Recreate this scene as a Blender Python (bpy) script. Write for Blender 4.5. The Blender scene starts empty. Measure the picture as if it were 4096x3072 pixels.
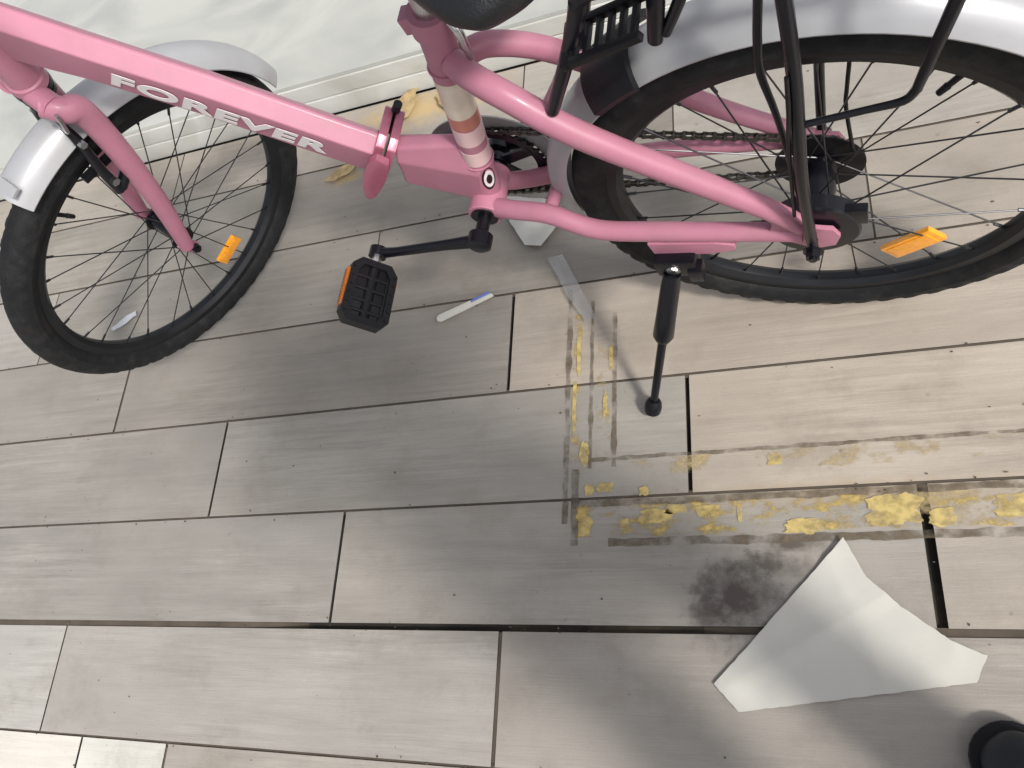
import bpy, bmesh, math, random
from mathutils import Vector, Matrix, Quaternion, noise
random.seed(7)
PI = math.pi
R = math.radians
scene = bpy.context.scene
col = scene.collection

# ------------------------------------------------------------------ camera
cam_d = bpy.data.cameras.new('camera'); cam = bpy.data.objects.new('camera', cam_d); col.objects.link(cam)
CR = Vector((0.92612743, 0.05533777, -0.37312963))
CDN = Vector((-0.09907272, -0.91876851, -0.3821636))
CF = Vector((-0.36396784, 0.39089916, -0.84541426))
mw = Matrix.Identity(4)
for i in range(3):
    mw[i][0] = CR[i]; mw[i][1] = -CDN[i]; mw[i][2] = -CF[i]
mw[0][3], mw[1][3], mw[2][3] = 1.24169163, 0.05667108, 1.20834131
cam.matrix_world = mw
cam_d.sensor_width = 36; cam_d.lens = 28.42
cam_d.clip_start = 0.02; cam_d.clip_end = 200
scene.camera = cam

# ------------------------------------------------------------------ light
SUN_AZ, SUN_EL = -36, 44
world = bpy.data.worlds.new('World'); scene.world = world; world.use_nodes = True
wn = world.node_tree; bg = wn.nodes['Background']
sky = wn.nodes.new('ShaderNodeTexSky'); sky.sky_type = 'NISHITA'; sky.sun_disc = False
sky.sun_elevation = R(SUN_EL); sky.sun_rotation = math.atan2(math.cos(R(SUN_AZ)), math.sin(R(SUN_AZ)))
sky.air_density = 1.0; sky.dust_density = 4.0
hs = wn.nodes.new('ShaderNodeHueSaturation'); hs.inputs['Saturation'].default_value = 0.22
wn.links.new(sky.outputs[0], hs.inputs['Color']); wn.links.new(hs.outputs[0], bg.inputs[0])
bg.inputs[1].default_value = 0.14
sl = bpy.data.lights.new('sun', 'SUN'); sl.energy = 2.65; sl.angle = R(7.0); sl.color = (1.0, 0.96, 0.88)
so = bpy.data.objects.new('sun', sl); col.objects.link(so)
sd = -Vector((math.cos(R(SUN_EL)) * math.cos(R(SUN_AZ)), math.cos(R(SUN_EL)) * math.sin(R(SUN_AZ)), math.sin(R(SUN_EL))))
so.rotation_euler = sd.to_track_quat('-Z', 'Y').to_euler(); so.location = (4, -3, 5)
vs = scene.view_settings
vs.view_transform = 'Standard'; vs.look = 'None'; vs.exposure = 0.33; vs.gamma = 1.0; vs.use_curve_mapping = False

# ------------------------------------------------------------------ materials
def mat(name, base, rough=0.5, metal=0.0, coat=0.0, var=0.0, vscale=20.0, bump=0.0, bscale=80.0, spec=0.5,
        rvar=0.0, trans=0.0, alpha=1.0, emit=None, dirt=None, dirt_amt=0.4, dirt_scale=6.0):
    m = bpy.data.materials.new(name); m.use_nodes = True
    n = m.node_tree.nodes; l = m.node_tree.links; b = n['Principled BSDF']
    b.inputs['Base Color'].default_value = (*base, 1); b.inputs['Roughness'].default_value = rough
    b.inputs['Metallic'].default_value = metal; b.inputs['Coat Weight'].default_value = coat
    b.inputs['Coat Roughness'].default_value = 0.08
    b.inputs['Specular IOR Level'].default_value = spec
    b.inputs['Transmission Weight'].default_value = trans; b.inputs['Alpha'].default_value = alpha
    tc = n.new('ShaderNodeTexCoord')
    colsock = None
    if var > 0:
        nz = n.new('ShaderNodeTexNoise'); nz.inputs['Scale'].default_value = vscale; nz.inputs['Detail'].default_value = 6
        l.new(tc.outputs['Object'], nz.inputs['Vector'])
        mr = n.new('ShaderNodeMapRange'); mr.inputs['From Min'].default_value = 0.3; mr.inputs['From Max'].default_value = 0.7
        mr.inputs['To Min'].default_value = 1 - var; mr.inputs['To Max'].default_value = 1 + var
        l.new(nz.outputs[0], mr.inputs[0])
        mx = n.new('ShaderNodeMix'); mx.data_type = 'RGBA'; mx.blend_type = 'MULTIPLY'; mx.inputs[0].default_value = 1
        mx.inputs[6].default_value = (*base, 1); l.new(mr.outputs[0], mx.inputs[7]); colsock = mx.outputs[2]
        l.new(colsock, b.inputs['Base Color'])
    if dirt:
        nz = n.new('ShaderNodeTexNoise'); nz.inputs['Scale'].default_value = dirt_scale; nz.inputs['Detail'].default_value = 8
        nz.inputs['Roughness'].default_value = 0.65
        l.new(tc.outputs['Object'], nz.inputs['Vector'])
        mr = n.new('ShaderNodeMapRange'); mr.inputs['From Min'].default_value = 0.48; mr.inputs['From Max'].default_value = 0.75
        mr.inputs['To Max'].default_value = dirt_amt; l.new(nz.outputs[0], mr.inputs[0])
        mx = n.new('ShaderNodeMix'); mx.data_type = 'RGBA'; l.new(mr.outputs[0], mx.inputs[0])
        if colsock: l.new(colsock, mx.inputs[6])
        else: mx.inputs[6].default_value = (*base, 1)
        mx.inputs[7].default_value = (*dirt, 1); l.new(mx.outputs[2], b.inputs['Base Color'])
    if rvar > 0:
        nz = n.new('ShaderNodeTexNoise'); nz.inputs['Scale'].default_value = 14; nz.inputs['Detail'].default_value = 5
        l.new(tc.outputs['Object'], nz.inputs['Vector'])
        mr = n.new('ShaderNodeMapRange'); mr.inputs['To Min'].default_value = rough - rvar; mr.inputs['To Max'].default_value = rough + rvar
        l.new(nz.outputs[0], mr.inputs[0]); l.new(mr.outputs[0], b.inputs['Roughness'])
    if bump > 0:
        nz = n.new('ShaderNodeTexNoise'); nz.inputs['Scale'].default_value = bscale; nz.inputs['Detail'].default_value = 4
        l.new(tc.outputs['Object'], nz.inputs['Vector'])
        bp = n.new('ShaderNodeBump'); bp.inputs['Strength'].default_value = bump; bp.inputs['Distance'].default_value = 0.002
        l.new(nz.outputs[0], bp.inputs['Height']); l.new(bp.outputs[0], b.inputs['Normal'])
    return m

PINK = mat('pink_paint', (0.42, 0.172, 0.242), 0.42, 0.0, 0.08, var=0.05, vscale=30, rvar=0.08, spec=0.35, dirt=(0.30, 0.17, 0.18), dirt_amt=0.35, dirt_scale=22)
DPINK = mat('pink_hinge_paint', (0.34, 0.100, 0.155), 0.33, 0.25, 0.5, var=0.05)
BLACK = mat('black_plastic', (0.006, 0.006, 0.008), 0.42, spec=0.25, var=0.15, bump=0.15)
BLACKM = mat('black_enamel_metal', (0.005, 0.005, 0.008), 0.30, 0.0, 0.12, spec=0.3, var=0.2)
RUBBER = mat('tyre_rubber', (0.007, 0.0075, 0.009), 0.7, var=0.25, vscale=60, bump=0.4, bscale=300, spec=0.3, dirt=(0.05, 0.045, 0.04), dirt_amt=0.3, dirt_scale=30)
RIM = mat('rim_metal', (0.035, 0.036, 0.04), 0.35, 0.8, var=0.15)
STEEL = mat('steel', (0.55, 0.55, 0.56), 0.28, 1.0, rvar=0.1)
SPOKE = mat('spoke_steel', (0.05, 0.05, 0.055), 0.35, 0.8)
CHAINM = mat('greasy_chain', (0.10, 0.095, 0.085), 0.45, 0.8, var=0.4, vscale=200)
SILVERP = mat('silver_plastic', (0.38, 0.385, 0.41), 0.36, 0.2, 0.1, var=0.05, vscale=12, dirt=(0.30, 0.28, 0.25), dirt_amt=0.3, dirt_scale=14)
GREYP = mat('grey_guard_plastic', (0.25, 0.25, 0.25), 0.4, 0.0, 0.2, var=0.06)
SADDLE = mat('saddle_vinyl', (0.007, 0.008, 0.010), 0.45, var=0.1, bump=0.5, bscale=400)
ORANGE = mat('orange_reflector', (0.88, 0.34, 0.01), 0.2, 0, 0.8, var=0.1, vscale=150)
ORANGED = mat('amber_reflector_strip', (0.40, 0.11, 0.01), 0.25, 0, 0.6, var=0.2, vscale=150)
WHITET = mat('white_lettering', (0.80, 0.76, 0.77), 0.4, 0, 0.3)
CREAM = mat('cream_decal', (0.72, 0.62, 0.52), 0.35, 0, 0.4, var=0.1, vscale=40)
WDEC = mat('pale_pink_decal', (0.74, 0.52, 0.53), 0.35, 0, 0.4)
REDDEC = mat('red_decal', (0.50, 0.18, 0.14), 0.35, 0, 0.4)
PAPER = mat('white_paper', (0.51, 0.50, 0.465), 0.75, var=0.05, vscale=9, bump=0.5, bscale=22, dirt=(0.38, 0.35, 0.30), dirt_amt=0.35, dirt_scale=9)
BLUEP = mat('blue_paper', (0.12, 0.16, 0.45), 0.6)
FILM = mat('clear_plastic_film', (0.85, 0.87, 0.9), 0.12, 0, 0.5, trans=0.85, alpha=0.45)
FOIL = mat('silver_foil', (0.75, 0.76, 0.78), 0.25, 0.7)
LEAF = mat('dry_leaf', (0.34, 0.25, 0.13), 0.7, var=0.35, vscale=60)
SHOEM = mat('black_shoe_leather', (0.010, 0.012, 0.018), 0.5, var=0.1, bump=0.2)

def floor_material():
    m = bpy.data.materials.new('wood_look_tile'); m.use_nodes = True
    n = m.node_tree.nodes; l = m.node_tree.links; b = n['Principled BSDF']
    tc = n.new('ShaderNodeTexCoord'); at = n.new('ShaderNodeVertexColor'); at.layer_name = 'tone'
    geo = n.new('ShaderNodeNewGeometry')
    # per tile offset of the grain
    off = n.new('ShaderNodeVectorMath'); off.operation = 'MULTIPLY_ADD'
    cmb = n.new('ShaderNodeCombineXYZ'); l.new(geo.outputs['Random Per Island'], cmb.inputs[0]); l.new(geo.outputs['Random Per Island'], cmb.inputs[1])
    l.new(cmb.outputs[0], off.inputs[0]); off.inputs[1].default_value = (37, 91, 0); l.new(tc.outputs['Object'], off.inputs[2])
    def nz(scale, vec=(1, 1, 1), detail=6, rough=0.6, dist=0.0):
        mp = n.new('ShaderNodeMapping'); mp.inputs['Scale'].default_value = vec; l.new(off.outputs[0], mp.inputs['Vector'])
        t = n.new('ShaderNodeTexNoise'); t.inputs['Scale'].default_value = scale; t.inputs['Detail'].default_value = detail
        t.inputs['Roughness'].default_value = rough; t.inputs['Distortion'].default_value = dist; l.new(mp.outputs[0], t.inputs['Vector']); return t.outputs[0]
    def rng(s, a, b_, c, d):
        r = n.new('ShaderNodeMapRange'); r.inputs[1].default_value = a; r.inputs[2].default_value = b_; r.inputs[3].default_value = c; r.inputs[4].default_value = d
        l.new(s, r.inputs[0]); return r.outputs[0]
    def mul(a, b_):
        r = n.new('ShaderNodeMath'); r.operation = 'MULTIPLY'
        l.new(a, r.inputs[0]); l.new(b_, r.inputs[1]); return r.outputs[0]
    streak = rng(nz(3.0, (1.3, 26, 1), 9, 0.7, 0.6), 0.3, 0.7, 0.84, 1.13)
    fine = rng(nz(9.0, (2.0, 40, 1), 6, 0.75), 0.3, 0.7, 0.93, 1.06)
    cloud = rng(nz(3.2, (1, 2.2, 1), 5, 0.55), 0.3, 0.7, 0.86, 1.12)
    grain = rng(nz(380, (1, 1, 1), 3, 0.6), 0.3, 0.7, 0.96, 1.04)
    amt = rng(nz(1.6, (1, 3, 1), 3), 0.36, 0.64, 0.15, 1.5)
    sm = n.new('ShaderNodeMath'); sm.operation = 'SUBTRACT'; l.new(mul(streak, fine), sm.inputs[0]); sm.inputs[1].default_value = 1.0
    sa = n.new('ShaderNodeMath'); sa.operation = 'MULTIPLY_ADD'; l.new(sm.outputs[0], sa.inputs[0]); l.new(amt, sa.inputs[1]); sa.inputs[2].default_value = 1.0
    k = mul(sa.outputs[0], mul(cloud, grain))
    vm = n.new('ShaderNodeMix'); vm.data_type = 'RGBA'; vm.blend_type = 'MULTIPLY'; vm.inputs[0].default_value = 1
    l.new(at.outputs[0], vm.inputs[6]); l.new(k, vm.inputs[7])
    # brownish grime spots
    tcw = n.new('ShaderNodeTexNoise'); tcw.inputs['Scale'].default_value = 7; tcw.inputs['Detail'].default_value = 9; tcw.inputs['Roughness'].default_value = 0.7
    l.new(tc.outputs['Object'], tcw.inputs['Vector'])
    gm = n.new('ShaderNodeMix'); gm.data_type = 'RGBA'; l.new(rng(tcw.outputs[0], 0.52, 0.80, 0, 0.55), gm.inputs[0])
    l.new(vm.outputs[2], gm.inputs[6]); gm.inputs[7].default_value = (0.17, 0.145, 0.115, 1)
    # tiny dark specks
    vo = n.new('ShaderNodeTexVoronoi'); vo.inputs['Scale'].default_value = 17; l.new(tc.outputs['Object'], vo.inputs['Vector'])
    sp = n.new('ShaderNodeMix'); sp.data_type = 'RGBA'; l.new(mul(rng(vo.outputs['Distance'], 0.02, 0.075, 0.8, 0), rng(tcw.outputs[0], 0.5, 0.62, 0, 1)), sp.inputs[0])
    l.new(gm.outputs[2], sp.inputs[6]); sp.inputs[7].default_value = (0.13, 0.11, 0.09, 1)
    last = sp
    # stains of their own shape: (x, y, radius, colour, strength)
    for (sx, sy, rx, ry, c, s) in STAINS:
        vmn = n.new('ShaderNodeMapping'); vmn.inputs['Location'].default_value = (-sx / rx, -sy / ry, 0); vmn.inputs['Scale'].default_value = (1 / rx, 1 / ry, 0)
        nzz = n.new('ShaderNodeTexNoise'); nzz.inputs['Scale'].default_value = 34; nzz.inputs['Detail'].default_value = 6; nzz.inputs['Roughness'].default_value = 0.7
        l.new(tc.outputs['Object'], nzz.inputs['Vector']); l.new(tc.outputs['Object'], vmn.inputs['Vector'])
        ln = n.new('ShaderNodeVectorMath'); ln.operation = 'LENGTH'; l.new(vmn.outputs[0], ln.inputs[0])
        ad = n.new('ShaderNodeMath'); ad.operation = 'MULTIPLY_ADD'; l.new(nzz.outputs[0], ad.inputs[0]); ad.inputs[1].default_value = 2.2; l.new(ln.outputs['Value'], ad.inputs[2])
        f = rng(ad.outputs[0], 1.3, 2.25, s, 0)
        x = n.new('ShaderNodeMix'); x.data_type = 'RGBA'; l.new(f, x.inputs[0]); l.new(last.outputs[2], x.inputs[6]); x.inputs[7].default_value = (*c, 1); last = x
    l.new(last.outputs[2], b.inputs['Base Color'])
    l.new(rng(nz(5, (1, 4, 1)), 0.3, 0.7, 0.36, 0.55), b.inputs['Roughness'])
    b.inputs['Specular IOR Level'].default_value = 0.4
    bp = n.new('ShaderNodeBump'); bp.inputs['Strength'].default_value = 0.35; bp.inputs['Distance'].default_value = 0.0015
    l.new(nz(14.0, (1.3, 26, 1), 8, 0.7), bp.inputs['Height']); l.new(bp.outputs[0], b.inputs['Normal'])
    return m
STAINS = [(1.085, 0.245, 0.065, 0.060, (0.055, 0.042, 0.036), 0.9), (1.135, 0.290, 0.060, 0.022, (0.06, 0.05, 0.04), 0.75), (1.17, 0.318, 0.05, 0.012, (0.05, 0.04, 0.03), 0.8),
          (1.045, 0.225, 0.022, 0.055, (0.07, 0.055, 0.05), 0.6),
          (0.46, 1.31, 0.17, 0.05, (0.50, 0.36, 0.17), 0.8),
          (0.28, 1.165, 0.05, 0.022, (0.45, 0.33, 0.15), 0.7),
          (1.25, 0.392, 0.30, 0.022, (0.34, 0.25, 0.15), 0.55),
          (0.95, 0.66, 0.05, 0.06, (0.20, 0.17, 0.14), 0.25),
          (0.70, 0.19, 0.30, 0.03, (0.16, 0.14, 0.12), 0.35), (0.62, 0.88, 0.20, 0.05, (0.16, 0.14, 0.12), 0.4), (0.25, 0.62, 0.16, 0.03, (0.18, 0.16, 0.14), 0.3)]

def stone_material(name, base, vein, rough=0.25, scale=2.0):
    m = bpy.data.materials.new(name); m.use_nodes = True
    n = m.node_tree.nodes; l = m.node_tree.links; b = n['Principled BSDF']
    tc = n.new('ShaderNodeTexCoord')
    t = n.new('ShaderNodeTexNoise'); t.inputs['Scale'].default_value = scale; t.inputs['Detail'].default_value = 9; t.inputs['Distortion'].default_value = 1.4
    mp = n.new('ShaderNodeMapping'); mp.inputs['Scale'].default_value = (1, 2.4, 1); mp.inputs['Rotation'].default_value = (0, 0, 0.3)
    l.new(tc.outputs['Object'], mp.inputs[0]); l.new(mp.outputs[0], t.inputs['Vector'])
    cr = n.new('ShaderNodeValToRGB'); cr.color_ramp.elements[0].position = 0.32; cr.color_ramp.elements[0].color = (*vein, 1)
    cr.color_ramp.elements[1].position = 0.6; cr.color_ramp.elements[1].color = (*base, 1)
    l.new(t.outputs[0], cr.inputs[0]); l.new(cr.outputs[0], b.inputs['Base Color'])
    b.inputs['Roughness'].default_value = rough; return m
MARBLE = stone_material('pale_marble', (0.44, 0.445, 0.42), (0.34, 0.345, 0.335), 0.3, 2.2)
SKIRT = stone_material('white_skirting', (0.55, 0.555, 0.54), (0.44, 0.43, 0.40), 0.2, 5)
GROUT = mat('dark_grout', (0.022, 0.019, 0.016), 0.9, var=0.4, vscale=12, dirt=(0.16, 0.12, 0.08), dirt_amt=0.8, dirt_scale=3.5)

JOINT = mat('brown_joint_filler', (0.085, 0.068, 0.052), 0.9, var=0.3, vscale=15, dirt=(0.05, 0.04, 0.03), dirt_amt=0.8, dirt_scale=5)

# ------------------------------------------------------------------ mesh helpers
def finish(bm, name, m, parent=None, smooth=True, angle=35):
    bmesh.ops.recalc_face_normals(bm, faces=bm.faces)
    me = bpy.data.meshes.new(name); bm.to_mesh(me); bm.free()
    mats = m if isinstance(m, (list, tuple)) else [m]
    for x in mats: me.materials.append(x)
    if smooth:
        for p in me.polygons: p.use_smooth = True
        me.set_sharp_from_angle(angle=R(angle))
    o = bpy.data.objects.new(name, me); col.objects.link(o)
    if parent: o.parent = parent
    return o

def ident(v): return Vector(v)
def catmull(pts, n=8):
    pts = [Vector(p) for p in pts]
    if len(pts) < 3: return pts
    P = [pts[0] * 2 - pts[1]] + pts + [pts[-1] * 2 - pts[-2]]; out = []
    for i in range(1, len(P) - 2):
        p0, p1, p2, p3 = P[i - 1:i + 3]
        for k in range(n):
            t = k / n
            out.append(0.5 * ((2 * p1) + (p2 - p0) * t + (2 * p0 - 5 * p1 + 4 * p2 - p3) * t * t + (3 * p1 - p0 - 3 * p2 + p3) * t ** 3))
    out.append(pts[-1]); return out

def tube(bm, path, rad, seg=16, F=ident, smooth=0, flat=1.0, cap=True, closed=False, mi=0, up=None):
    """sweep a circle (or an ellipse, flat<1) along a path"""
    P = [F(p) for p in path]
    r = rad if isinstance(rad, (list, tuple)) else [rad] * len(P)
    if smooth:
        r0 = r; P2 = catmull(P, smooth); L = len(P) - 1
        r = [r0[min(int(i / smooth), L)] * (1 - (i / smooth) % 1) + r0[min(int(i / smooth) + 1, L)] * ((i / smooth) % 1) for i in range(len(P2))]; P = P2
    n = len(P); T = []
    for i in range(n):
        a = P[(i - 1) % n] if (closed or i > 0) else P[0]; b = P[(i + 1) % n] if (closed or i < n - 1) else P[-1]
        T.append((b - a).normalized())
    ref = Vector(up) if up else (Vector((0, 0, 1)) if abs(T[0].z) < 0.9 else Vector((0, 1, 0)))
    N = (ref - T[0] * ref.dot(T[0])).normalized(); rings = []
    for i in range(n):
        N = (N - T[i] * N.dot(T[i])).normalized(); B = T[i].cross(N)
        rings.append([bm.verts.new(P[i] + (N * math.cos(2 * PI * k / seg) * flat + B * math.sin(2 * PI * k / seg)) * r[i]) for k in range(seg)])
    fs = []
    for i in range(n if closed else n - 1):
        a = rings[i]; b = rings[(i + 1) % n]
        for k in range(seg): fs.append(bm.faces.new((a[k], a[(k + 1) % seg], b[(k + 1) % seg], b[k])))
    if cap and not closed: fs += [bm.faces.new(rings[0][::-1]), bm.faces.new(rings[-1])]
    for f in fs: f.material_index = mi
    return fs

def prism(bm, poly, d0, d1, place, mi=0, bevel=0.0):
    """poly: 2-D outline; place(u, v, d) -> 3-D point"""
    a = [bm.verts.new(place(u, v, d0)) for u, v in poly]; b = [bm.verts.new(place(u, v, d1)) for u, v in poly]
    fs = [bm.faces.new(a[::-1]), bm.faces.new(b)]
    n = len(poly)
    for i in range(n): fs.append(bm.faces.new((a[i], a[(i + 1) % n], b[(i + 1) % n], b[i])))
    for f in fs: f.material_index = mi
    if bevel:
        es = set(e for f in fs for e in f.edges); bmesh.ops.bevel(bm, geom=list(es), offset=bevel, segments=2, affect='EDGES', profile=0.7, material=mi)
    return fs

def box(bm, c, s, F=ident, rot=None, bevel=0.0, mi=0):
    q = rot or Matrix.Identity(3); c = Vector(c)
    def pl(u, v, d): return F(c + q @ Vector((u, v, d)))
    x, y, z = s[0] / 2, s[1] / 2, s[2] / 2
    return prism(bm, [(-x, -y), (x, -y), (x, y), (-x, y)], -z, z, pl, mi, bevel)

def loft(bm, secs, cap=True, mi=0):
    rings = [[bm.verts.new(p) for p in s] for s in secs]
    n = len(secs[0]); fs = []
    for a, b in zip(rings, rings[1:]):
        for k in range(n): fs.append(bm.faces.new((a[k], a[(k + 1) % n], b[(k + 1) % n], b[k])))
    if cap: fs += [bm.faces.new(rings[0][::-1]), bm.faces.new(rings[-1])]
    for f in fs: f.material_index = mi
    return fs

def revolve(bm, prof, seg, F, closed=True, ang=None, mi=0):
    """prof: (radius, y) points about the y axis through the origin; ang=(a0, a1) for an open arc"""
    full = ang is None; a0, a1 = ang or (0, 2 * PI)
    n = seg if full else seg + 1; rings = []
    for i in range(n):
        a = a0 + (a1 - a0) * i / seg
        rings.append([bm.verts.new(F(Vector((r * math.cos(a), y, r * math.sin(a))))) for r, y in prof(a) if True] if callable(prof)
                     else [bm.verts.new(F(Vector((r * math.cos(a), y, r * math.sin(a))))) for r, y in prof])
    m_ = len(rings[0]); fs = []
    for i in range(n if full else n - 1):
        A = rings[i]; B = rings[(i + 1) % n]
        for k in range(m_ if closed else m_ - 1): fs.append(bm.faces.new((A[k], A[(k + 1) % m_], B[(k + 1) % m_], B[k])))
    if not full and closed: fs += [bm.faces.new(rings[0][::-1]), bm.faces.new(rings[-1])]
    for f in fs: f.material_index = mi
    return fs

def disc(bm, c, r, y0, y1, F, seg=32, mi=0):
    """cylinder about a y-parallel axis"""
    tube(bm, [(c[0], y0, c[1]), (c[0], y1, c[1])], r, seg, F, mi=mi)

def empty(name, label, cat, group=None):
    o = bpy.data.objects.new(name, None); col.objects.link(o); o.empty_display_size = 0.1
    return tag(o, label, cat, group)
def tag(o, label, cat, group=None, kind=None):
    o['label'] = label; o['category'] = cat
    if group: o['group'] = group
    if kind: o['kind'] = kind
    return o
def structure(o): o['kind'] = 'structure'; return o

# ------------------------------------------------------------------ ground, floor tiles, step
bm = bmesh.new(); s = 60
bm.faces.new([bm.verts.new(p) for p in ((-s, -s, -0.012), (s, -s, -0.012), (s, s, -0.012), (-s, s, -0.012))])
structure(finish(bm, 'ground', GROUT, smooth=False))

W, L = 0.2, 0.9316
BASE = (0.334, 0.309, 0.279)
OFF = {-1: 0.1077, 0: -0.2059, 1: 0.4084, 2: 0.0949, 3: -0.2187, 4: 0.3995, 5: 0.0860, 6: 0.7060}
TONE = {(-1, -1): (1.80, 1.84, 1.88), (0, -1): (1.16, 1.20, 1.24), (0, 0): (0.98, 0.995, 1.02), (0, 1): (0.93, 0.92, 0.92), (-1, 0): (0.98, 0.97, 0.97),  # tile colours; shade under the bike and the lit left corner painted in too
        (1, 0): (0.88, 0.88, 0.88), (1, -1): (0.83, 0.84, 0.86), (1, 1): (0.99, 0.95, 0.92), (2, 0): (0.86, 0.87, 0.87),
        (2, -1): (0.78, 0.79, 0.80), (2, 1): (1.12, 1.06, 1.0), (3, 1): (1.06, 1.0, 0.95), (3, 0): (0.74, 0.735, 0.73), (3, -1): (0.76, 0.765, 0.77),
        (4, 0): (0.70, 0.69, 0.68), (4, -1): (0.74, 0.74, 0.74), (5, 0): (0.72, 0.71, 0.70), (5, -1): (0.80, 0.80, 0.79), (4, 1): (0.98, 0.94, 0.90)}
# seams that stand open: (row, column) -> extra gap at the left end of that tile
GAP = {(3, 1): 0.007, (2, 1): 0.009, (1, 1): 0.023, (1, 0): 0.0055, (0, 0): 0.0055, (0, 1): 0.008, (2, 0): 0.0055, (3, 0): 0.006, (-1, 0): 0.006}
bm = bmesh.new(); cl = bm.loops.layers.float_color.new('tone')
rnd = random.Random(3)
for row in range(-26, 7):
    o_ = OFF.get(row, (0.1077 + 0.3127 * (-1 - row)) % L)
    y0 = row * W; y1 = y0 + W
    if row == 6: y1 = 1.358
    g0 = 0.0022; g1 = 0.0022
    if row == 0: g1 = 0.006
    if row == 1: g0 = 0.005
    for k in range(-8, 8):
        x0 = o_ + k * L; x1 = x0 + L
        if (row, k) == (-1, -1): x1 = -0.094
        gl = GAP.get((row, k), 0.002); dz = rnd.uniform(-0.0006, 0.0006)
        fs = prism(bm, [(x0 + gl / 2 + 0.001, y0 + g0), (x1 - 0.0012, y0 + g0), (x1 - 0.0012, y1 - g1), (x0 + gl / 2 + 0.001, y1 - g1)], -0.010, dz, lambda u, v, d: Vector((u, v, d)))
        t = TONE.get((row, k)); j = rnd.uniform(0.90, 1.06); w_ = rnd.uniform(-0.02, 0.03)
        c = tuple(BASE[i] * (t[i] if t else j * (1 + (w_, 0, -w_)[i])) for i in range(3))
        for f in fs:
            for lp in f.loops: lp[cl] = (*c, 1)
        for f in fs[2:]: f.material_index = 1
fs = prism(bm, [(-0.0905, -0.1978), (0.1065, -0.1978), (0.1065, -0.0022), (-0.0905, -0.0022)], -0.010, 0.0004, lambda u, v, d: Vector((u, v, d)))
for f in fs:
    for lp in f.loops: lp[cl] = (0.60, 0.585, 0.54, 1)
for f in fs[2:]: f.material_index = 1
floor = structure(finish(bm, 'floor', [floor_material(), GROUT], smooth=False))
# brown joint filler lying in all but the open seams
bm = bmesh.new()
def fill(x0, y0, x1, y1, z):
    bm.faces.new([bm.verts.new(p) for p in ((x0, y0, z), (x1, y0, z), (x1, y1, z), (x0, y1, z))])
for row in range(-26, 7):
    o_ = OFF.get(row, (0.1077 + 0.3127 * (-1 - row)) % L); y0 = row * W; y1 = min(y0 + W, 1.358)
    if row == 1:
        fill(-8, y0 - 0.006, 0.24, y0 + 0.006, -0.0022); fill(1.14, y0 - 0.006, 8, y0 + 0.006, -0.0022)
        for xa, xb in ((0.24, 0.36), (1.14, 1.04)):
            pr_ = None
            for q_ in range(13):
                x_ = xa + (xb - xa) * q_ / 12; z_ = -0.0022 - 0.009 * (q_ / 12) ** 1.5 + 0.0012 * noise.noise(Vector((x_ * 60, 0, 0)))
                cu_ = (bm.verts.new((x_, y0 - 0.006, z_ - 0.001)), bm.verts.new((x_, y0 + 0.006, z_)))
                if pr_: bm.faces.new((pr_[0], cu_[0], cu_[1], pr_[1]))
                pr_ = cu_
    else: fill(-8, y0 - 0.006, 8, y0 + 0.006, -0.0022)
    for k in range(-8, 8):
        if (row, k) in ((3, 1), (2, 1), (1, 1), (1, 0), (2, 0), (0, 0)): continue
        fill(o_ + k * L - 0.006, y0 + 0.007, o_ + k * L + 0.006, y1 - 0.007, -0.0016)
structure(finish(bm, 'joint_filler', JOINT, smooth=False))

step = bmesh.new()
prism(step, [(-9, 1.372), (9, 1.372), (9, 9), (-9, 9)], 0.0, 0.0985, lambda u, v, d: Vector((u, v, d)), 0, 0.002)
prism(step, [(-9, 1.362), (9, 1.362), (9, 1.371), (-9, 1.371)], 0.0, 0.046, lambda u, v, d: Vector((u, v, d)), 1, 0.002)
prism(step, [(-9, 1.3655), (9, 1.3655), (9, 1.371), (-9, 1.371)], 0.0485, 0.090, lambda u, v, d: Vector((u, v, d)), 1, 0.001)
structure(finish(step, 'step', [MARBLE, SKIRT]))

# ------------------------------------------------------------------ worn yellow marking
def flake_material(name, c, lo, hi, sc=(1, 1, 1), scale=30, rough=0.6):
    m = bpy.data.materials.new(name); m.use_nodes = True
    n = m.node_tree.nodes; l = m.node_tree.links; b = n['Principled BSDF']
    tc = n.new('ShaderNodeTexCoord'); mp = n.new('ShaderNodeMapping'); mp.inputs['Scale'].default_value = sc
    t = n.new('ShaderNodeTexNoise'); t.inputs['Scale'].default_value = scale; t.inputs['Detail'].default_value = 8; t.inputs['Roughness'].default_value = 0.62
    l.new(tc.outputs['Object'], mp.inputs[0]); l.new(mp.outputs[0], t.inputs['Vector'])
    r = n.new('ShaderNodeMapRange'); r.inputs[1].default_value = lo; r.inputs[2].default_value = hi; l.new(t.outputs[0], r.inputs[0])
    l.new(r.outputs[0], b.inputs['Alpha'])
    t2 = n.new('ShaderNodeTexNoise'); t2.inputs['Scale'].default_value = 90; l.new(tc.outputs['Object'], t2.inputs['Vector'])
    cr = n.new('ShaderNodeValToRGB'); cr.color_ramp.elements[0].color = (*[v * 0.75 for v in c], 1); cr.color_ramp.elements[1].color = (*c, 1)
    cr.color_ramp.elements[0].position = 0.35; cr.color_ramp.elements[1].position = 0.55
    l.new(t2.outputs[0], cr.inputs[0]); l.new(cr.outputs[0], b.inputs['Base Color']); b.inputs['Roughness'].default_value = rough
    return m
YEL = flake_material('worn_yellow_paint', (0.48, 0.355, 0.12), 0.50, 0.66, (1, 1.6, 1), 24)
YELP = flake_material('pale_yellow_paint', (0.46, 0.36, 0.19), 0.50, 0.68, (1, 1.4, 1), 14)
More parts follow.
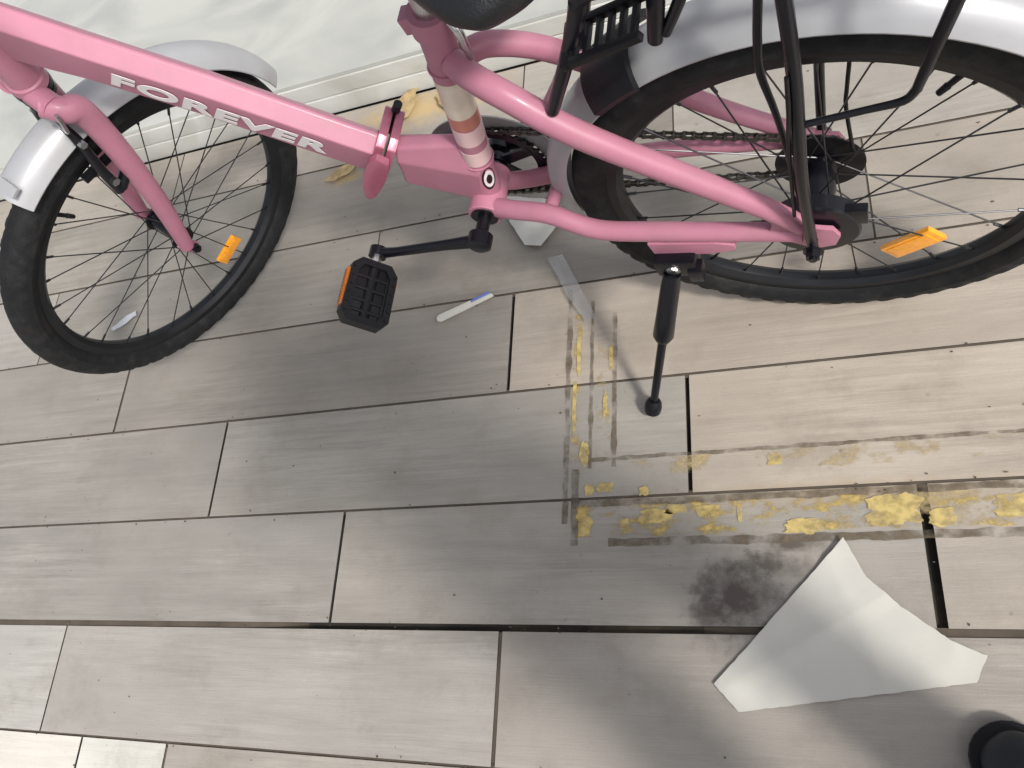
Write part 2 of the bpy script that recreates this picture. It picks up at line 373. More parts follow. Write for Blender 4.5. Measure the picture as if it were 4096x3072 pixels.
GRIME = flake_material('brown_edge_grime', (0.14, 0.11, 0.075), 0.36, 0.70, (1, 1, 1), 26, 0.85)
def strip(bm, x0, y0, x1, y1, z, mi, wob=0.002):
    horiz = abs(x1 - x0) > abs(y1 - y0); A = []; B = []; n = max(12, int(max(abs(x1 - x0), abs(y1 - y0)) / 0.008))
    for i in range(n + 1):
        t = i / n; q = t * n * 0.35 + x0 * 50 + y0 * 70
        wa = wob * 1.6 * noise.noise(Vector((q, 1.3, mi))) + random.uniform(-wob, wob) * 0.35; wb = wob * 1.6 * noise.noise(Vector((q, 7.7, mi))) + random.uniform(-wob, wob) * 0.35
        dr = 0.0022 * noise.noise(Vector((q * 0.16, 4.1, x0)))
        if horiz:
            x = x0 + (x1 - x0) * t
            A.append(bm.verts.new((x, y0 + wa + dr, z))); B.append(bm.verts.new((x, y1 + wb + dr, z)))
        else:
            y = y0 + (y1 - y0) * t
            A.append(bm.verts.new((x0 + wa + dr, y, z))); B.append(bm.verts.new((x1 + wb + dr, y, z)))
    for i in range(n):
        f = bm.faces.new((A[i], A[i + 1], B[i + 1], B[i])); f.material_index = mi
bm = bmesh.new()
strip(bm, 0.846, 0.337, 1.95, 0.388, 0.0010, 0)          # main horizontal band
strip(bm, 1.22, 0.339, 1.95, 0.386, 0.0007, 1)
strip(bm, 0.90, 0.432, 1.95, 0.462, 0.0010, 1)           # paler upper band
strip(bm, 0.836, 0.440, 0.850, 0.735, 0.0010, 0)         # left upright band
strip(bm, 0.878, 0.44, 0.902, 0.70, 0.0010, 1)
for (x0, y0, x1, y1) in ((0.838, 0.386, 1.95, 0.397), (0.90, 0.322, 1.95, 0.334), (0.87, 0.462, 1.95, 0.468), (0.823, 0.36, 0.832, 0.79),
                         (0.866, 0.45, 0.872, 0.76), (0.905, 0.45, 0.913, 0.73), (0.838, 0.325, 0.85, 0.45)):
    strip(bm, x0, y0, x1, y1, 0.0013, 2, 0.0015)
# solid patches that have survived (traced where they lie on the floor)
def blob(bm, cx, cy, rx, ry, z, mi, n=40, sq=0.6):
    vs_ = []
    for i in range(n):
        a = 2 * PI * i / n; k = (abs(math.cos(a)) ** 6 + abs(math.sin(a)) ** 6) ** (-1 / 6) * sq + (1 - sq)
        k *= 0.92 + 0.28 * noise.noise(Vector((cx * 90 + 2.2 * math.cos(a), cy * 90 + 2.2 * math.sin(a), 0))) + random.uniform(-0.11, 0.11)
        vs_.append(bm.verts.new((cx + rx * k * math.cos(a), cy + ry * k * math.sin(a), z)))
    f = bm.faces.new(vs_); f.material_index = mi
for (x, y, rx, ry) in ((1.305, 0.363, 0.037, 0.024), (1.365, 0.350, 0.018, 0.014), (0.975, 0.368, 0.028, 0.012), (1.005, 0.377, 0.018, 0.008), (1.055, 0.372, 0.020, 0.010),
                       (0.862, 0.355, 0.012, 0.018), (0.895, 0.417, 0.014, 0.009), (0.957, 0.408, 0.008, 0.008), (0.858, 0.476, 0.009, 0.022), (0.902, 0.645, 0.004, 0.025),
                       (0.893, 0.56, 0.004, 0.024), (0.845, 0.66, 0.004, 0.05), (0.839, 0.56, 0.004, 0.05), (0.925, 0.356, 0.008, 0.010), (1.10, 0.365, 0.004, 0.014), (1.19, 0.345, 0.03, 0.012),
                       (1.46, 0.362, 0.035, 0.018), (1.155, 0.447, 0.012, 0.010), (0.868, 0.415, 0.008, 0.010)):
    blob(bm, x, y, rx, ry, 0.0017, 3)
YSOL = flake_material('yellow_paint_flake', (0.50, 0.385, 0.15), 0.26, 0.56, (1, 1.5, 1), 30)
o = finish(bm, 'floor_marking', [YEL, YELP, GRIME, YSOL], smooth=False)
tag(o, 'worn L-shaped yellow painted lines with brown edges on the grey tiles', 'floor marking')

# ------------------------------------------------------------------ litter
def sheet(name, outline, z, lift, m, label, cat, thick=0.0006, sub=5, amp=0.003, seed=1, group=None):
    """flat outline triangulated finely, gently curled, with thickness"""
    cx = sum(p[0] for p in outline) / len(outline); cy = sum(p[1] for p in outline) / len(outline)
    bm = bmesh.new(); vs_ = [bm.verts.new((x - cx, y - cy, 0)) for x, y in outline]; bm.faces.new(vs_)
    bmesh.ops.triangulate(bm, faces=bm.faces)
    for _ in range(sub): 
        es = [e for e in bm.edges if e.calc_length() > 0.006]
        if es: bmesh.ops.subdivide_edges(bm, edges=es, cuts=1, use_grid_fill=True)
        if len(bm.verts) > 5000: break
    for v in bm.verts:
        if v.is_boundary:
            v.co.x += 0.0011 * noise.noise(Vector((v.co.x * 130, v.co.y * 130, seed))); v.co.y += 0.0011 * noise.noise(Vector((v.co.x * 130, v.co.y * 130, seed + 9)))
    for v in bm.verts:
        p = v.co
        v.co.z = lift(p.x + cx, p.y + cy) + amp * (0.5 + 0.5 * noise.noise(Vector((p.x * 22 + seed, p.y * 22, seed)))) 
    bmesh.ops.solidify(bm, geom=list(bm.faces), thickness=thick)
    o = finish(bm, name, m, angle=50); o.location = (cx, cy, z)
    return tag(o, label, cat, group)
def lift_paper(x, y):      # the far edge curls up, two soft creases run across
    e = max(0, ((x - 1.238) * 0.62 + (y - 0.325) * 0.78 + 0.055) / 0.06)
    c1 = abs((x - 1.20) * 0.5 - (y - 0.20) * 0.87); c2 = abs((x - 1.25) * 0.95 + (y - 0.19) * 0.3)
    return 0.006 * min(e, 1.6) ** 2 + 0.0012 * max(0, 1 - c1 / 0.02) + 0.0012 * max(0, 1 - c2 / 0.015)
sheet('paper_sheet', [(1.238, 0.325), (1.053, 0.128), (1.084, 0.093), (1.374, 0.140), (1.391, 0.172), (1.352, 0.190), (1.300, 0.232), (1.262, 0.27)], 0.003, lift_paper, PAPER,
      'large torn white paper sheet lying on the grey tiles below the yellow line', 'paper', amp=0.004)
sheet('paper_scrap', [(0.681, 1.02), (0.79, 0.985), (0.80, 0.93), (0.768, 0.887), (0.735, 0.895), (0.700, 0.955)], 0.003, lambda x, y: 0.0, PAPER,
      'small pale paper scrap on the floor under the bottom bracket of the pink bicycle', 'paper', amp=0.012, seed=5)
# white stick-like wrapper with a blue end
bm = bmesh.new()
a = Vector((0.561, 0.764, 0.006)); b = Vector((0.674, 0.803, 0.006)); d = (b - a); nrm = Vector((-d.y, d.x, 0)).normalized()
def pl(u, v, k): return a + d * u + nrm * v + Vector((0, 0, k))
prism(bm, [(0, -0.004), (0.04, -0.007), (0.62, -0.006), (0.62, 0.006), (0.05, 0.007), (0, 0.003)], -0.0035, 0.0025, pl, 0, 0.001)
prism(bm, [(0.62, -0.006), (1, -0.005), (0.98, 0.001), (0.62, 0.001)], -0.0033, 0.0023, pl, 0, 0.001)
prism(bm, [(0.62, 0.0015), (0.97, 0.0015), (0.94, 0.007), (0.62, 0.0065)], -0.0033, 0.0021, pl, 1, 0.001)
tag(finish(bm, 'wrapper_strip', [PAPER, BLUEP]), 'narrow white paper strip with a blue end on the tiles beside the pedal', 'wrapper')
sheet('plastic_strip', [(0.785, 0.852), (0.812, 0.858), (0.845, 0.79), (0.878, 0.72), (0.858, 0.715), (0.822, 0.775)], 0.006, lambda x, y: 0.0, FILM,
      'clear crumpled plastic strip on the floor at the top of the yellow marking', 'plastic strip', amp=0.016, seed=9)
sheet('foil_scrap', [(-0.300, 0.862), (-0.262, 0.892), (-0.236, 0.899), (-0.228, 0.886), (-0.252, 0.872), (-0.290, 0.855)], 0.003, lambda x, y: 0.0, FOIL,
      'small shiny foil scrap on the floor seen through the front wheel', 'foil', amp=0.014, seed=3)
for i, (x, y, r_, a_, lab) in enumerate(((0.285, 1.172, 0.040, 0.4, 'dry yellow leaf on the tiles right of the front wheel'), (0.43, 1.32, 0.05, 1.3, 'dry tan leaf beside the pale step behind the frame hinge'),
                                    (0.53, 1.30, 0.035, 2.2, 'small tan leaf by the step, nearest the seat tube'))):
    out = []
    for k in range(14):
        t = 2 * PI * k / 14; rr = r_ * (0.9 + 0.3 * ((k % 2) * random.random()))
        u, v = rr * math.cos(t), rr * 0.42 * math.sin(t)
        out.append((x + u * math.cos(a_) - v * math.sin(a_), y + u * math.sin(a_) + v * math.cos(a_)))
    sheet('leaf', out, 0.004, lambda x, y: 0.0, LEAF, lab, 'leaf', amp=0.016, seed=11 + i, group='dry leaves by the step')

# ------------------------------------------------------------------ the photographer, of whom the photo shows a shoe tip and the shade
SKIN = mat('skin', (0.50, 0.30, 0.21), 0.5, var=0.06, vscale=30)
CLOTH = mat('dark_trouser_cloth', (0.02, 0.022, 0.03), 0.85, var=0.15, vscale=40, bump=0.3, bscale=200)
SHIRT = mat('grey_shirt_cloth', (0.12, 0.125, 0.14), 0.85, var=0.1, vscale=30, bump=0.3, bscale=200)
HAIR = mat('black_hair', (0.012, 0.010, 0.009), 0.55, bump=0.6, bscale=150)
FWD = Vector((-0.62, 0.785, 0)); LFT = Vector((-0.785, -0.62, 0)); UP = Vector((0, 0, 1))
PB = Vector((1.475, -0.175, 0))
def pp(f, l, z): return PB + FWD * f + LFT * l + UP * z
def skin_mesh(name, m, verts, edges, parent=None, sub=2):
    me = bpy.data.meshes.new(name); me.from_pydata([v[0] for v in verts], edges, []); me.materials.append(m)
    o = bpy.data.objects.new(name, me); col.objects.link(o)
    if parent: o.parent = parent
    sk = o.modifiers.new('skin', 'SKIN'); sk.use_smooth_shade = True
    ss = o.modifiers.new('subdivision', 'SUBSURF'); ss.levels = sub; ss.render_levels = sub
    for i, v in enumerate(verts):
        sv = me.skin_vertices[0].data[i]; r = v[1]; sv.radius = r if isinstance(r, tuple) else (r, r); sv.use_root = (i == 0)
    return o
hand_c = {}
hips = pp(0, 0, 0.93)
camp = Vector((1.24169163, 0.05667108, 1.20834131)); grip = {1: camp - CR * 0.035 - CF * 0.030 + CDN * 0.02, -1: camp + CR * 0.150 - CF * 0.030 + CDN * 0.02}
V = [(hips, (0.115, 0.085)), (pp(0.00, 0, 1.10), (0.095, 0.075)), (pp(0.03, 0, 1.28), (0.095, 0.075)), (pp(0.05, 0, 1.39), (0.065, 0.06)), (pp(0.085, 0, 1.47), 0.054), (pp(0.115, 0, 1.53), (0.075, 0.080)), (pp(0.14, 0, 1.605), (0.090, 0.098)), (pp(0.15, 0, 1.68), (0.078, 0.085)),
     (pp(0.248, 0, 1.590), 0.014)]
Ed = [(0, 1), (1, 2), (2, 3), (3, 4), (4, 5), (5, 6), (6, 7), (6, 8)]
def addv(p, r, to):
    V.append((p, r)); Ed.append((to, len(V) - 1)); return len(V) - 1
feet = {-1: (0.085, -0.080), 1: (-0.06, 0.140)}
for l_, (ff_, ll_) in feet.items():
    a = addv(pp(0.0, 0.09 * l_, 0.86), 0.085, 0); a = addv(pp(ff_ * 0.5 + 0.03, 0.10 * l_, 0.50), 0.058, a); a = addv(pp(ff_ * 0.9, ll_, 0.30), 0.055, a); a = addv(pp(ff_, ll_, 0.09), 0.036, a); a = addv(pp(ff_ + 0.06, ll_, 0.055), 0.034, a)
for l_ in (1, -1):
    g = grip[l_]
    a = addv(pp(0.05, 0.17 * l_, 1.39), 0.055, 3); el = pp(0.09, 0.27 * l_, 1.13)
    a = addv(el, 0.040, a); w = el.lerp(g, 0.80); a = addv(w, 0.026, a); pm = el.lerp(g, 0.95) ; a = addv(pm, (0.034, 0.018), a); wi = a
    ax_ = CR * (1 if l_ > 0 else -1)
    for k in range(4):
        b = pm + CDN * (-0.024 + 0.016 * k) - ax_ * 0.008 + (g - w) * 0.25; f1 = addv(b, 0.0095, wi); f2 = addv(b + ax_ * (0.022 - abs(k - 1.4) * 0.003) + CF * 0.010, 0.0085, f1); addv(b + ax_ * (0.040 - abs(k - 1.4) * 0.005) + CF * 0.014, 0.0075, f2)
    t1 = addv(pm + CDN * -0.030 - CF * 0.012, 0.011, wi); addv(pm + CDN * -0.036 - CF * 0.016 + ax_ * 0.028, 0.009, t1)
person = skin_mesh('person', SKIN, V, Ed)
tag(person, 'person in dark trousers whose black shoe tip shows at the bottom right corner', 'person')
def ring(f, z, hw, hd, n=28, l=0.0):
    return [pp(f + hd * math.sin(2 * PI * k / n), l + hw * math.cos(2 * PI * k / n), z) for k in range(n)]
bm = bmesh.new()
loft(bm, [ring(0.0, 1.015, 0.148, 0.108), ring(0.0, 0.97, 0.160, 0.118), ring(0.0, 0.90, 0.175, 0.128), ring(0.0, 0.82, 0.172, 0.122), ring(0.0, 0.775, 0.13, 0.09)])
for l_, (ff_, ll_) in feet.items():
    tube(bm, [pp(0.0, 0.085 * l_, 0.86), pp(0.01, 0.09 * l_, 0.74), pp(ff_ * 0.5 + 0.03, 0.10 * l_, 0.50), pp(ff_ * 0.9, ll_, 0.28), pp(ff_ + 0.005, ll_, 0.085)], [0.088, 0.090, 0.070, 0.062, 0.060], 24, smooth=5)
finish(bm, 'trousers', CLOTH, person, angle=60)
bm = bmesh.new()
loft(bm, [ring(0.0, 0.90, 0.186, 0.140), ring(0.0, 0.98, 0.172, 0.130), ring(0.0, 1.10, 0.158, 0.118), ring(0.02, 1.22, 0.172, 0.124), ring(0.04, 1.33, 0.190, 0.122), ring(0.055, 1.40, 0.170, 0.100), ring(0.065, 1.445, 0.110, 0.078), ring(0.075, 1.475, 0.066, 0.062)])
for l_ in (1, -1):
    el = pp(0.09, 0.27 * l_, 1.13)
    tube(bm, [pp(0.05, 0.10 * l_, 1.385), pp(0.05, 0.165 * l_, 1.385), pp(0.065, 0.215 * l_, 1.28), el, el.lerp(grip[l_], 0.30), el.lerp(grip[l_], 0.72)], [0.062, 0.070, 0.062, 0.052, 0.046, 0.036], 20, smooth=5)
finish(bm, 'shirt', SHIRT, person, angle=60)
bm = bmesh.new(); hc = pp(0.135, 0, 1.635)
bmesh.ops.create_icosphere(bm, subdivisions=4, radius=1.0)
for v in bm.verts:
    p = v.co.copy(); front = p.x > 0.30 and p.z < 0.55; low = p.z < -0.55
    k = 0.80 if (front or low) else 1.0 + 0.05 * noise.noise(p * 9)
    v.co = hc + FWD * (0.108 * p.x * k) + LFT * (0.090 * p.y * k) + UP * (0.118 * p.z * k + (0.008 if not front else 0))
finish(bm, 'hair', HAIR, person, angle=180)
EYEW = mat('eye_white', (0.75, 0.74, 0.72), 0.2); IRIS = mat('eye_iris', (0.02, 0.012, 0.008), 0.15); LIP = mat('lip', (0.36, 0.14, 0.12), 0.45)
for l_ in (1, -1):
    bm = bmesh.new(); ec = pp(0.216, 0.031 * l_, 1.620)
    bmesh.ops.create_uvsphere(bm, u_segments=16, v_segments=10, radius=0.012, matrix=Matrix.Translation(ec))
    for f in bm.faces: f.material_index = 1 if (f.calc_center_median() - ec).dot((FWD - UP * 0.4).normalized()) > 0.0095 else 0
    finish(bm, 'eye', [EYEW, IRIS], person, angle=180)
    bm = bmesh.new(); tube(bm, [pp(0.220, 0.014 * l_, 1.640), pp(0.226, 0.032 * l_, 1.645), pp(0.212, 0.050 * l_, 1.640)], [0.002, 0.0035, 0.002], 8, smooth=4); finish(bm, 'eyebrow', HAIR, person)
    bm = bmesh.new(); bmesh.ops.create_uvsphere(bm, u_segments=14, v_segments=10, radius=1.0)
    for v in bm.verts: p = v.co.copy(); v.co = pp(0.130, 0.088 * l_, 1.605) + FWD * (0.018 * p.x) + LFT * (0.008 * p.y) + UP * (0.030 * p.z)
    finish(bm, 'ear', SKIN, person, angle=180)
bm = bmesh.new(); tube(bm, [pp(0.205, 0.026, 1.551), pp(0.222, 0.0, 1.549), pp(0.205, -0.026, 1.551)], [0.002, 0.0055, 0.002], 10, smooth=5); finish(bm, 'mouth', LIP, person)
for l_, (ff_, ll_) in feet.items():
    bm = bmesh.new(); secs = []
    def sp_(x, y, z): return pp(ff_ + 0.175 + y, ll_ - x, z)
    for t, w_, h_ in ((0.0, 0.018, 0.022), (0.02, 0.036, 0.040), (0.05, 0.047, 0.052), (0.10, 0.050, 0.060), (0.15, 0.045, 0.078), (0.20, 0.040, 0.098), (0.25, 0.037, 0.108), (0.285, 0.030, 0.100), (0.30, 0.016, 0.08)):
        secs.append([sp_(w_ * (abs(math.cos(a)) ** 0.8) * (1 if math.cos(a) > 0 else -1), -t, 0.012 + h_ * 0.5 + h_ * 0.5 * (abs(math.sin(a)) ** 0.8) * (1 if math.sin(a) > 0 else -1)) for a in [2 * PI * k / 24 for k in range(24)]])
    loft(bm, secs); shoe = finish(bm, 'shoe', SHOEM, person, angle=180); md = shoe.modifiers.new('subdivision', 'SUBSURF'); md.levels = 1; md.render_levels = 2
    bm = bmesh.new(); outl = [(0.012, 0.0105), (0.023, 0.006), (0.033, -0.002), (0.041, -0.014), (0.047, -0.029), (0.051, -0.045), (0.053, -0.062), (0.054, -0.11), (0.046, -0.17), (0.042, -0.24), (0.036, -0.295), (0, -0.312)]
    outl = outl + [(-x, y) for x, y in outl[::-1][1:]] + [(0, 0.012)]
    prism(bm, outl, 0.0008, 0.020, lambda u, v, d: sp_(u, v, d), 0, 0.003)
    finish(bm, 'sole', BLACK, shoe)
bm = bmesh.new()
def ph(u, v, d): return camp + CR * (0.058 + u) + CDN * (0.026 + v) - CF * (0.016 + d)
prism(bm, [(-0.076, -0.030), (-0.070, -0.036), (0.070, -0.036), (0.076, -0.030), (0.076, 0.030), (0.070, 0.036), (-0.070, 0.036), (-0.076, 0.030)], 0, 0.008, ph, 0, 0.002)
tag(finish(bm, 'phone', BLACK), 'black phone held over the bicycle by the person at the bottom right', 'phone')

GRIT = mat('floor_grit', (0.10, 0.085, 0.065), 0.9, var=0.5, vscale=40)
bm = bmesh.new(); rg = random.Random(21)
for i in range(520):
    if i % 3: x = rg.uniform(-1.0, 1.9); row = rg.randint(-1, 6); y = row * W + rg.gauss(0, 0.007)
    else: x = rg.uniform(-1.0, 1.9); y = rg.uniform(-0.2, 1.34)
    if y > 1.35: continue
    r_ = rg.uniform(0.0006, 0.0016); c_ = Vector((x, y, r_ * 0.6 + 0.0008))
    bmesh.ops.create_icosphere(bm, subdivisions=1, radius=r_, matrix=Matrix.Translation(c_) @ Matrix.Diagonal((rg.uniform(0.7, 2.0), rg.uniform(0.7, 1.6), 0.7, 1)))
tag(finish(bm, 'grit', GRIT), 'fine brown grit and crumbs scattered over the tile floor', 'grit', kind='stuff')

# ================================================================== the bicycle
bike = empty('folding_bicycle', 'pink folding bicycle with black tyres leaning on its kickstand', 'bicycle')
psi, phi = -0.1505, 0.0613
cz, sz = math.cos(psi), math.sin(psi)
Mz = Matrix(((-cz, sz, 0), (-sz, -cz, 0), (0, 0, 1))); Mx = Matrix(((1, 0, 0), (0, math.cos(phi), math.sin(phi)), (0, -math.sin(phi), math.cos(phi))))
bike.matrix_world = Matrix.Translation((1.2548, 0.7115, 0.0)) @ (Mz @ Mx).to_4x4()

RC, TR = 0.2816, 0.027
HZ = RC + TR
RH = Vector((0, 0, HZ))                      # rear hub
FH = Vector((1.0917, 0.0092, HZ + 0.0095))    # front hub
AX = Vector((-math.cos(R(70)), 0, math.sin(R(70))))
SR = Matrix.Rotation(1.1053, 3, AX)
def rearF(v): return RH + Vector(v)
def frontF(v): return FH + SR @ Vector(v)

def make_wheel(F, hub_black, refl, valve_a, n_sp=28, ph=0.0, hr=0.0135):
    bm = bmesh.new()                          # rim
    revolve(bm, [(0.262, 0.0135), (0.262, 0.0115), (0.2555, 0.0105), (0.2555, -0.0105), (0.262, -0.0115), (0.262, -0.0135), (0.250, -0.0130), (0.243, -0.006), (0.242, 0), (0.243, 0.006), (0.250, 0.0130)], 120, F)
    rim = finish(bm, 'wheel', RIM, bike)
    bm = bmesh.new(); seg = 216; nprof = 26   # tyre with tread blocks
    def prof(a):
        i = int(round(a / (2 * PI) * seg)); out = []
        for k in range(nprof):
            t = 2 * PI * k / nprof; c_, s_ = math.cos(t), math.sin(t); r = TR - 0.001
            if c_ > 0.15:
                blk = ((i // 2 + (k // 2) * 1) % 2 == 0)
                if c_ > 0.8: r += 0.0016 if (k % 3 or blk) else 0.0003
                else: r += 0.0022 if blk else -0.0005
            elif -0.35 < c_ < -0.1: r += 0.0009
            out.append((RC + r * c_ * (1.0 if c_ > 0 else 0.92), r * s_ * 0.93))
        return out
    revolve(bm, prof, seg, F)
    finish(bm, 'tyre', RUBBER, rim, angle=28)
    bm = bmesh.new(); fl = 0.030
    tube(bm, [(0, -0.05, 0), (0, 0.05, 0)], 0.0055, 12, F)
    tube(bm, [(0, -0.036, 0), (0, -0.033, 0), (0, -0.0325, 0), (0, 0, 0), (0, 0.0325, 0), (0, 0.033, 0), (0, 0.036, 0)], [0.021, 0.022, 0.015, hr, 0.015, 0.022, 0.021], 24, F)
    finish(bm, 'hub', BLACKM if hub_black else STEEL, rim)
    for k in range(n_sp):
        s_ = 1 if k % 2 else -1; a = ph + 2 * PI * k / n_sp; b = a + (1 if (k // 2) % 2 else -1) * R(62)
        bm = bmesh.new()
        tube(bm, [(0.019 * math.cos(b), s_ * 0.034, 0.019 * math.sin(b)), (0.236 * math.cos(a), s_ * 0.004, 0.236 * math.sin(a))], 0.00105, 6, F)
        tube(bm, [(0.230 * math.cos(a), s_ * 0.0045, 0.230 * math.sin(a)), (0.244 * math.cos(a), s_ * 0.003, 0.244 * math.sin(a))], 0.0022, 6, F)
        finish(bm, 'spoke', SPOKE, rim)
    for (ra, rr, w_, h_, ti) in refl:
        bm = bmesh.new(); q = Matrix.Rotation(-ra + ti, 3, 'Y')
        box(bm, (rr * math.cos(ra), 0.010, rr * math.sin(ra)), (w_, 0.008, h_), F, q, 0.003)
        box(bm, Vector((rr * math.cos(ra), 0.0145, rr * math.sin(ra))), (w_ * 0.72, 0.002, h_ * 0.80), F, q, 0.001)
        finish(bm, 'reflector', ORANGE, rim)
    bm = bmesh.new(); ca, sa = math.cos(valve_a), math.sin(valve_a)
    tube(bm, [(0.243 * ca, 0, 0.243 * sa), (0.222 * ca, 0, 0.222 * sa), (0.221 * ca, 0, 0.221 * sa), (0.208 * ca, 0, 0.208 * sa)], [0.0038, 0.0034, 0.0042, 0.0036], 10, F)
    finish(bm, 'valve', BLACK, rim)
    return rim

make_wheel(rearF, True, [(math.atan2(-0.125, -0.11), 0.168, 0.034, 0.075, 0.0)], 2.2, ph=0.05, hr=0.022)
make_wheel(frontF, True, [(-1.55, 0.172, 0.030, 0.060, 0.0)], 1.45, ph=0.02)

def fender(name, F, a0, a1, taper_front, m):
    bm = bmesh.new(); seg = 60; w0 = 0.036; A = []; prof_n = 12
    rings = []
    for i in range(seg + 1):
        a = a0 + (a1 - a0) * i / seg; d = abs(a - a0); w_ = w0
        if taper_front: w_ = w0 * (0.14 + 0.86 * min(1, d / R(46)) ** 1.25)
        e = abs(a1 - a); w_ *= 0.85 + 0.15 * min(1, e / R(8))
        ring = []
        for sgn, th in ((1, 0.0), (-1, 0.0022)):
            for k in range(prof_n + 1):
                t = (k / prof_n * 2 - 1) * sgn; y = w_ * t
                r = 0.341 - 0.026 * abs(t) ** 2.6 - th
                ring.append(bm.verts.new(F(Vector((r * math.cos(a), y * (1 - th * 10), r * math.sin(a))))))
        rings.append(ring)
    n = len(rings[0])
    for A_, B_ in zip(rings, rings[1:]):
        for k in range(n): bm.faces.new((A_[k], A_[(k + 1) % n], B_[(k + 1) % n], B_[k]))
    bm.faces.new(rings[0][::-1]); bm.faces.new(rings[-1])
    return finish(bm, name, m, bike, angle=40)
rf = fender('fender', rearF, R(-5), R(205), True, SILVERP)
ff = fender('fender', frontF, R(86), R(184), False, SILVERP)
# folded end lip and stays
def stay(parent, F, ang, yh, m=BLACKM):
    bm = bmesh.new(); r = 0.336
    for s_ in (1, -1):
        tube(bm, [(0.0, s_ * yh, 0.0), (0.15 * math.cos(ang), s_ * yh * 0.9, 0.15 * math.sin(ang)), (r * math.cos(ang), s_ * 0.037, r * math.sin(ang))], 0.0024, 8, F, smooth=4)
    return finish(bm, 'fender_stay', m, parent)
bm = bmesh.new()
box(bm, (0.346 * math.cos(R(89)), 0.012, 0.346 * math.sin(R(89))), (0.016, 0.034, 0.006), frontF, Matrix.Rotation(-R(89) + PI / 2, 3, 'Y'), 0.002)
finish(bm, 'fender_reflector', SILVERP, ff)

# ------------------------------------------------------------------ main beam
U = Vector((0.741, 0, 0.671)); Wv = Vector((-0.671, 0, 0.741)); Yv = Vector((0, 1, 0))
def hexsec(c, u=U, w=Wv, k=1.0, kb=1.0):
    return [c + Yv * (y * k) + w * (h * (kb if h < 0 else 1)) for y, h in ((0.002, 0.019), (-0.002, 0.019), (-0.021, -0.004), (-0.021, -0.013), (-0.018, -0.048), (-0.015, -0.051), (0.015, -0.051), (0.018, -0.048), (0.0225, -0.010), (0.0235, 0.006))]
bm = bmesh.new()
P0 = Vector((0.5417, 0, 0.4907)); P1 = Vector((0.572, 0, 0.518)); P2 = Vector((0.70, 0, 0.64)); P3 = Vector((0.806, 0, 0.730)); P4 = Vector((0.890, 0, 0.806)); P5 = Vector((0.915, 0, 0.826))
fs = loft(bm, [hexsec(P0), hexsec(P1), hexsec(P2), hexsec(P3), hexsec(P4, kb=1.35), hexsec(P5, kb=1.6)])
frame = finish(bm, 'frame', PINK, bike, angle=20)
bv = frame.modifiers.new('bevel', 'BEVEL'); bv.width = 0.0025; bv.segments = 3; bv.limit_method = 'ANGLE'; bv.angle_limit = R(20); bv.harden_normals = True
# head tube
bm = bmesh.new()
hd0 = FH + AX * 0.405; hd1 = FH + AX * 0.60
tube(bm, [hd0, hd0 + AX * 0.012, hd0 + AX * 0.014, hd1 - AX * 0.014, hd1 - AX * 0.012, hd1], [0.0265, 0.0265, 0.0235, 0.0235, 0.0265, 0.0265], 32)
finish(bm, 'head_tube', PINK, bike)
bm = bmesh.new()
for d0, r_ in ((0.388, 0.025), (0.400, 0.027)):
    tube(bm, [FH + AX * (d0 - 0.004), FH + AX * (d0 - 0.003), FH + AX * (d0 + 0.004), FH + AX * (d0 + 0.005)], [r_ - 0.002, r_, r_, r_ - 0.003], 32)
finish(bm, 'headset', BLACKM, bike)
bm = bmesh.new()
tube(bm, [hd1, hd1 + AX * 0.02, hd1 + AX * 0.022, hd1 + AX * 0.2], [0.027, 0.027, 0.018, 0.018], 24)
finish(bm, 'handlebar_stem', BLACKM, bike)
bm = bmesh.new(); hb = hd1 + AX * 0.2
def hbF(v): return hb + SR @ Vector(v)
tube(bm, [(0.03, -0.29, 0.03), (0.03, -0.12, 0.02), (0, -0.05, 0), (0, 0.05, 0), (0.03, 0.12, 0.02), (0.03, 0.29, 0.03)], 0.0125, 16, hbF, smooth=5)
hbo = finish(bm, 'handlebar', BLACKM, bike)
for s_ in (1, -1):
    bm = bmesh.new(); tube(bm, [(0.03, s_ * 0.19, 0.026), (0.03, s_ * 0.292, 0.031)], 0.017, 16, hbF); finish(bm, 'grip', BLACK, hbo)

# lettering on the lower facet
cu = bpy.data.curves.new('lettering', 'FONT'); cu.body = 'FOREVER'; cu.size = 0.0415; cu.offset = 0.0018; cu.shear = 0.12; cu.space_character = 1.12
cu.align_x = 'LEFT'; cu.align_y = 'BOTTOM_BASELINE'; cu.extrude = 0.0003
to = bpy.data.objects.new('lettering_curve', cu); col.objects.link(to)
dg = bpy.context.evaluated_depsgraph_get(); me = bpy.data.meshes.new_from_object(to.evaluated_get(dg)); bpy.data.objects.remove(to)
xs = [v.co.x for v in me.vertices]; ys = [v.co.y for v in me.vertices]; x0, x1 = min(xs), max(xs); y0_, y1_ = min(ys), max(ys)
TLEN, THGT = 0.272, 0.0335
q_out = (Yv * 0.036 + Wv * -0.0045).normalized(); q_up = (Wv * 0.036 + Yv * 0.0045).normalized()  # tilt of the facet
org = Vector((0.806, 0, 0.730)) - U * 0.040 + U * 0.0
for v in me.vertices:
    tx = (v.co.x - x0) / (x1 - x0); ty = (v.co.y - y0_) / (y1_ - y0_)
    c = P3.lerp(P1, tx * TLEN / (P3 - P1).length + 0.085)
    v.co = c + Yv * 0.0195 + Wv * -0.0365 + q_up * (ty * THGT) + q_out * (0.0012 + v.co.z)
me.materials.append(WHITET)
lo = bpy.data.objects.new('lettering', me); col.objects.link(lo); lo.parent = frame

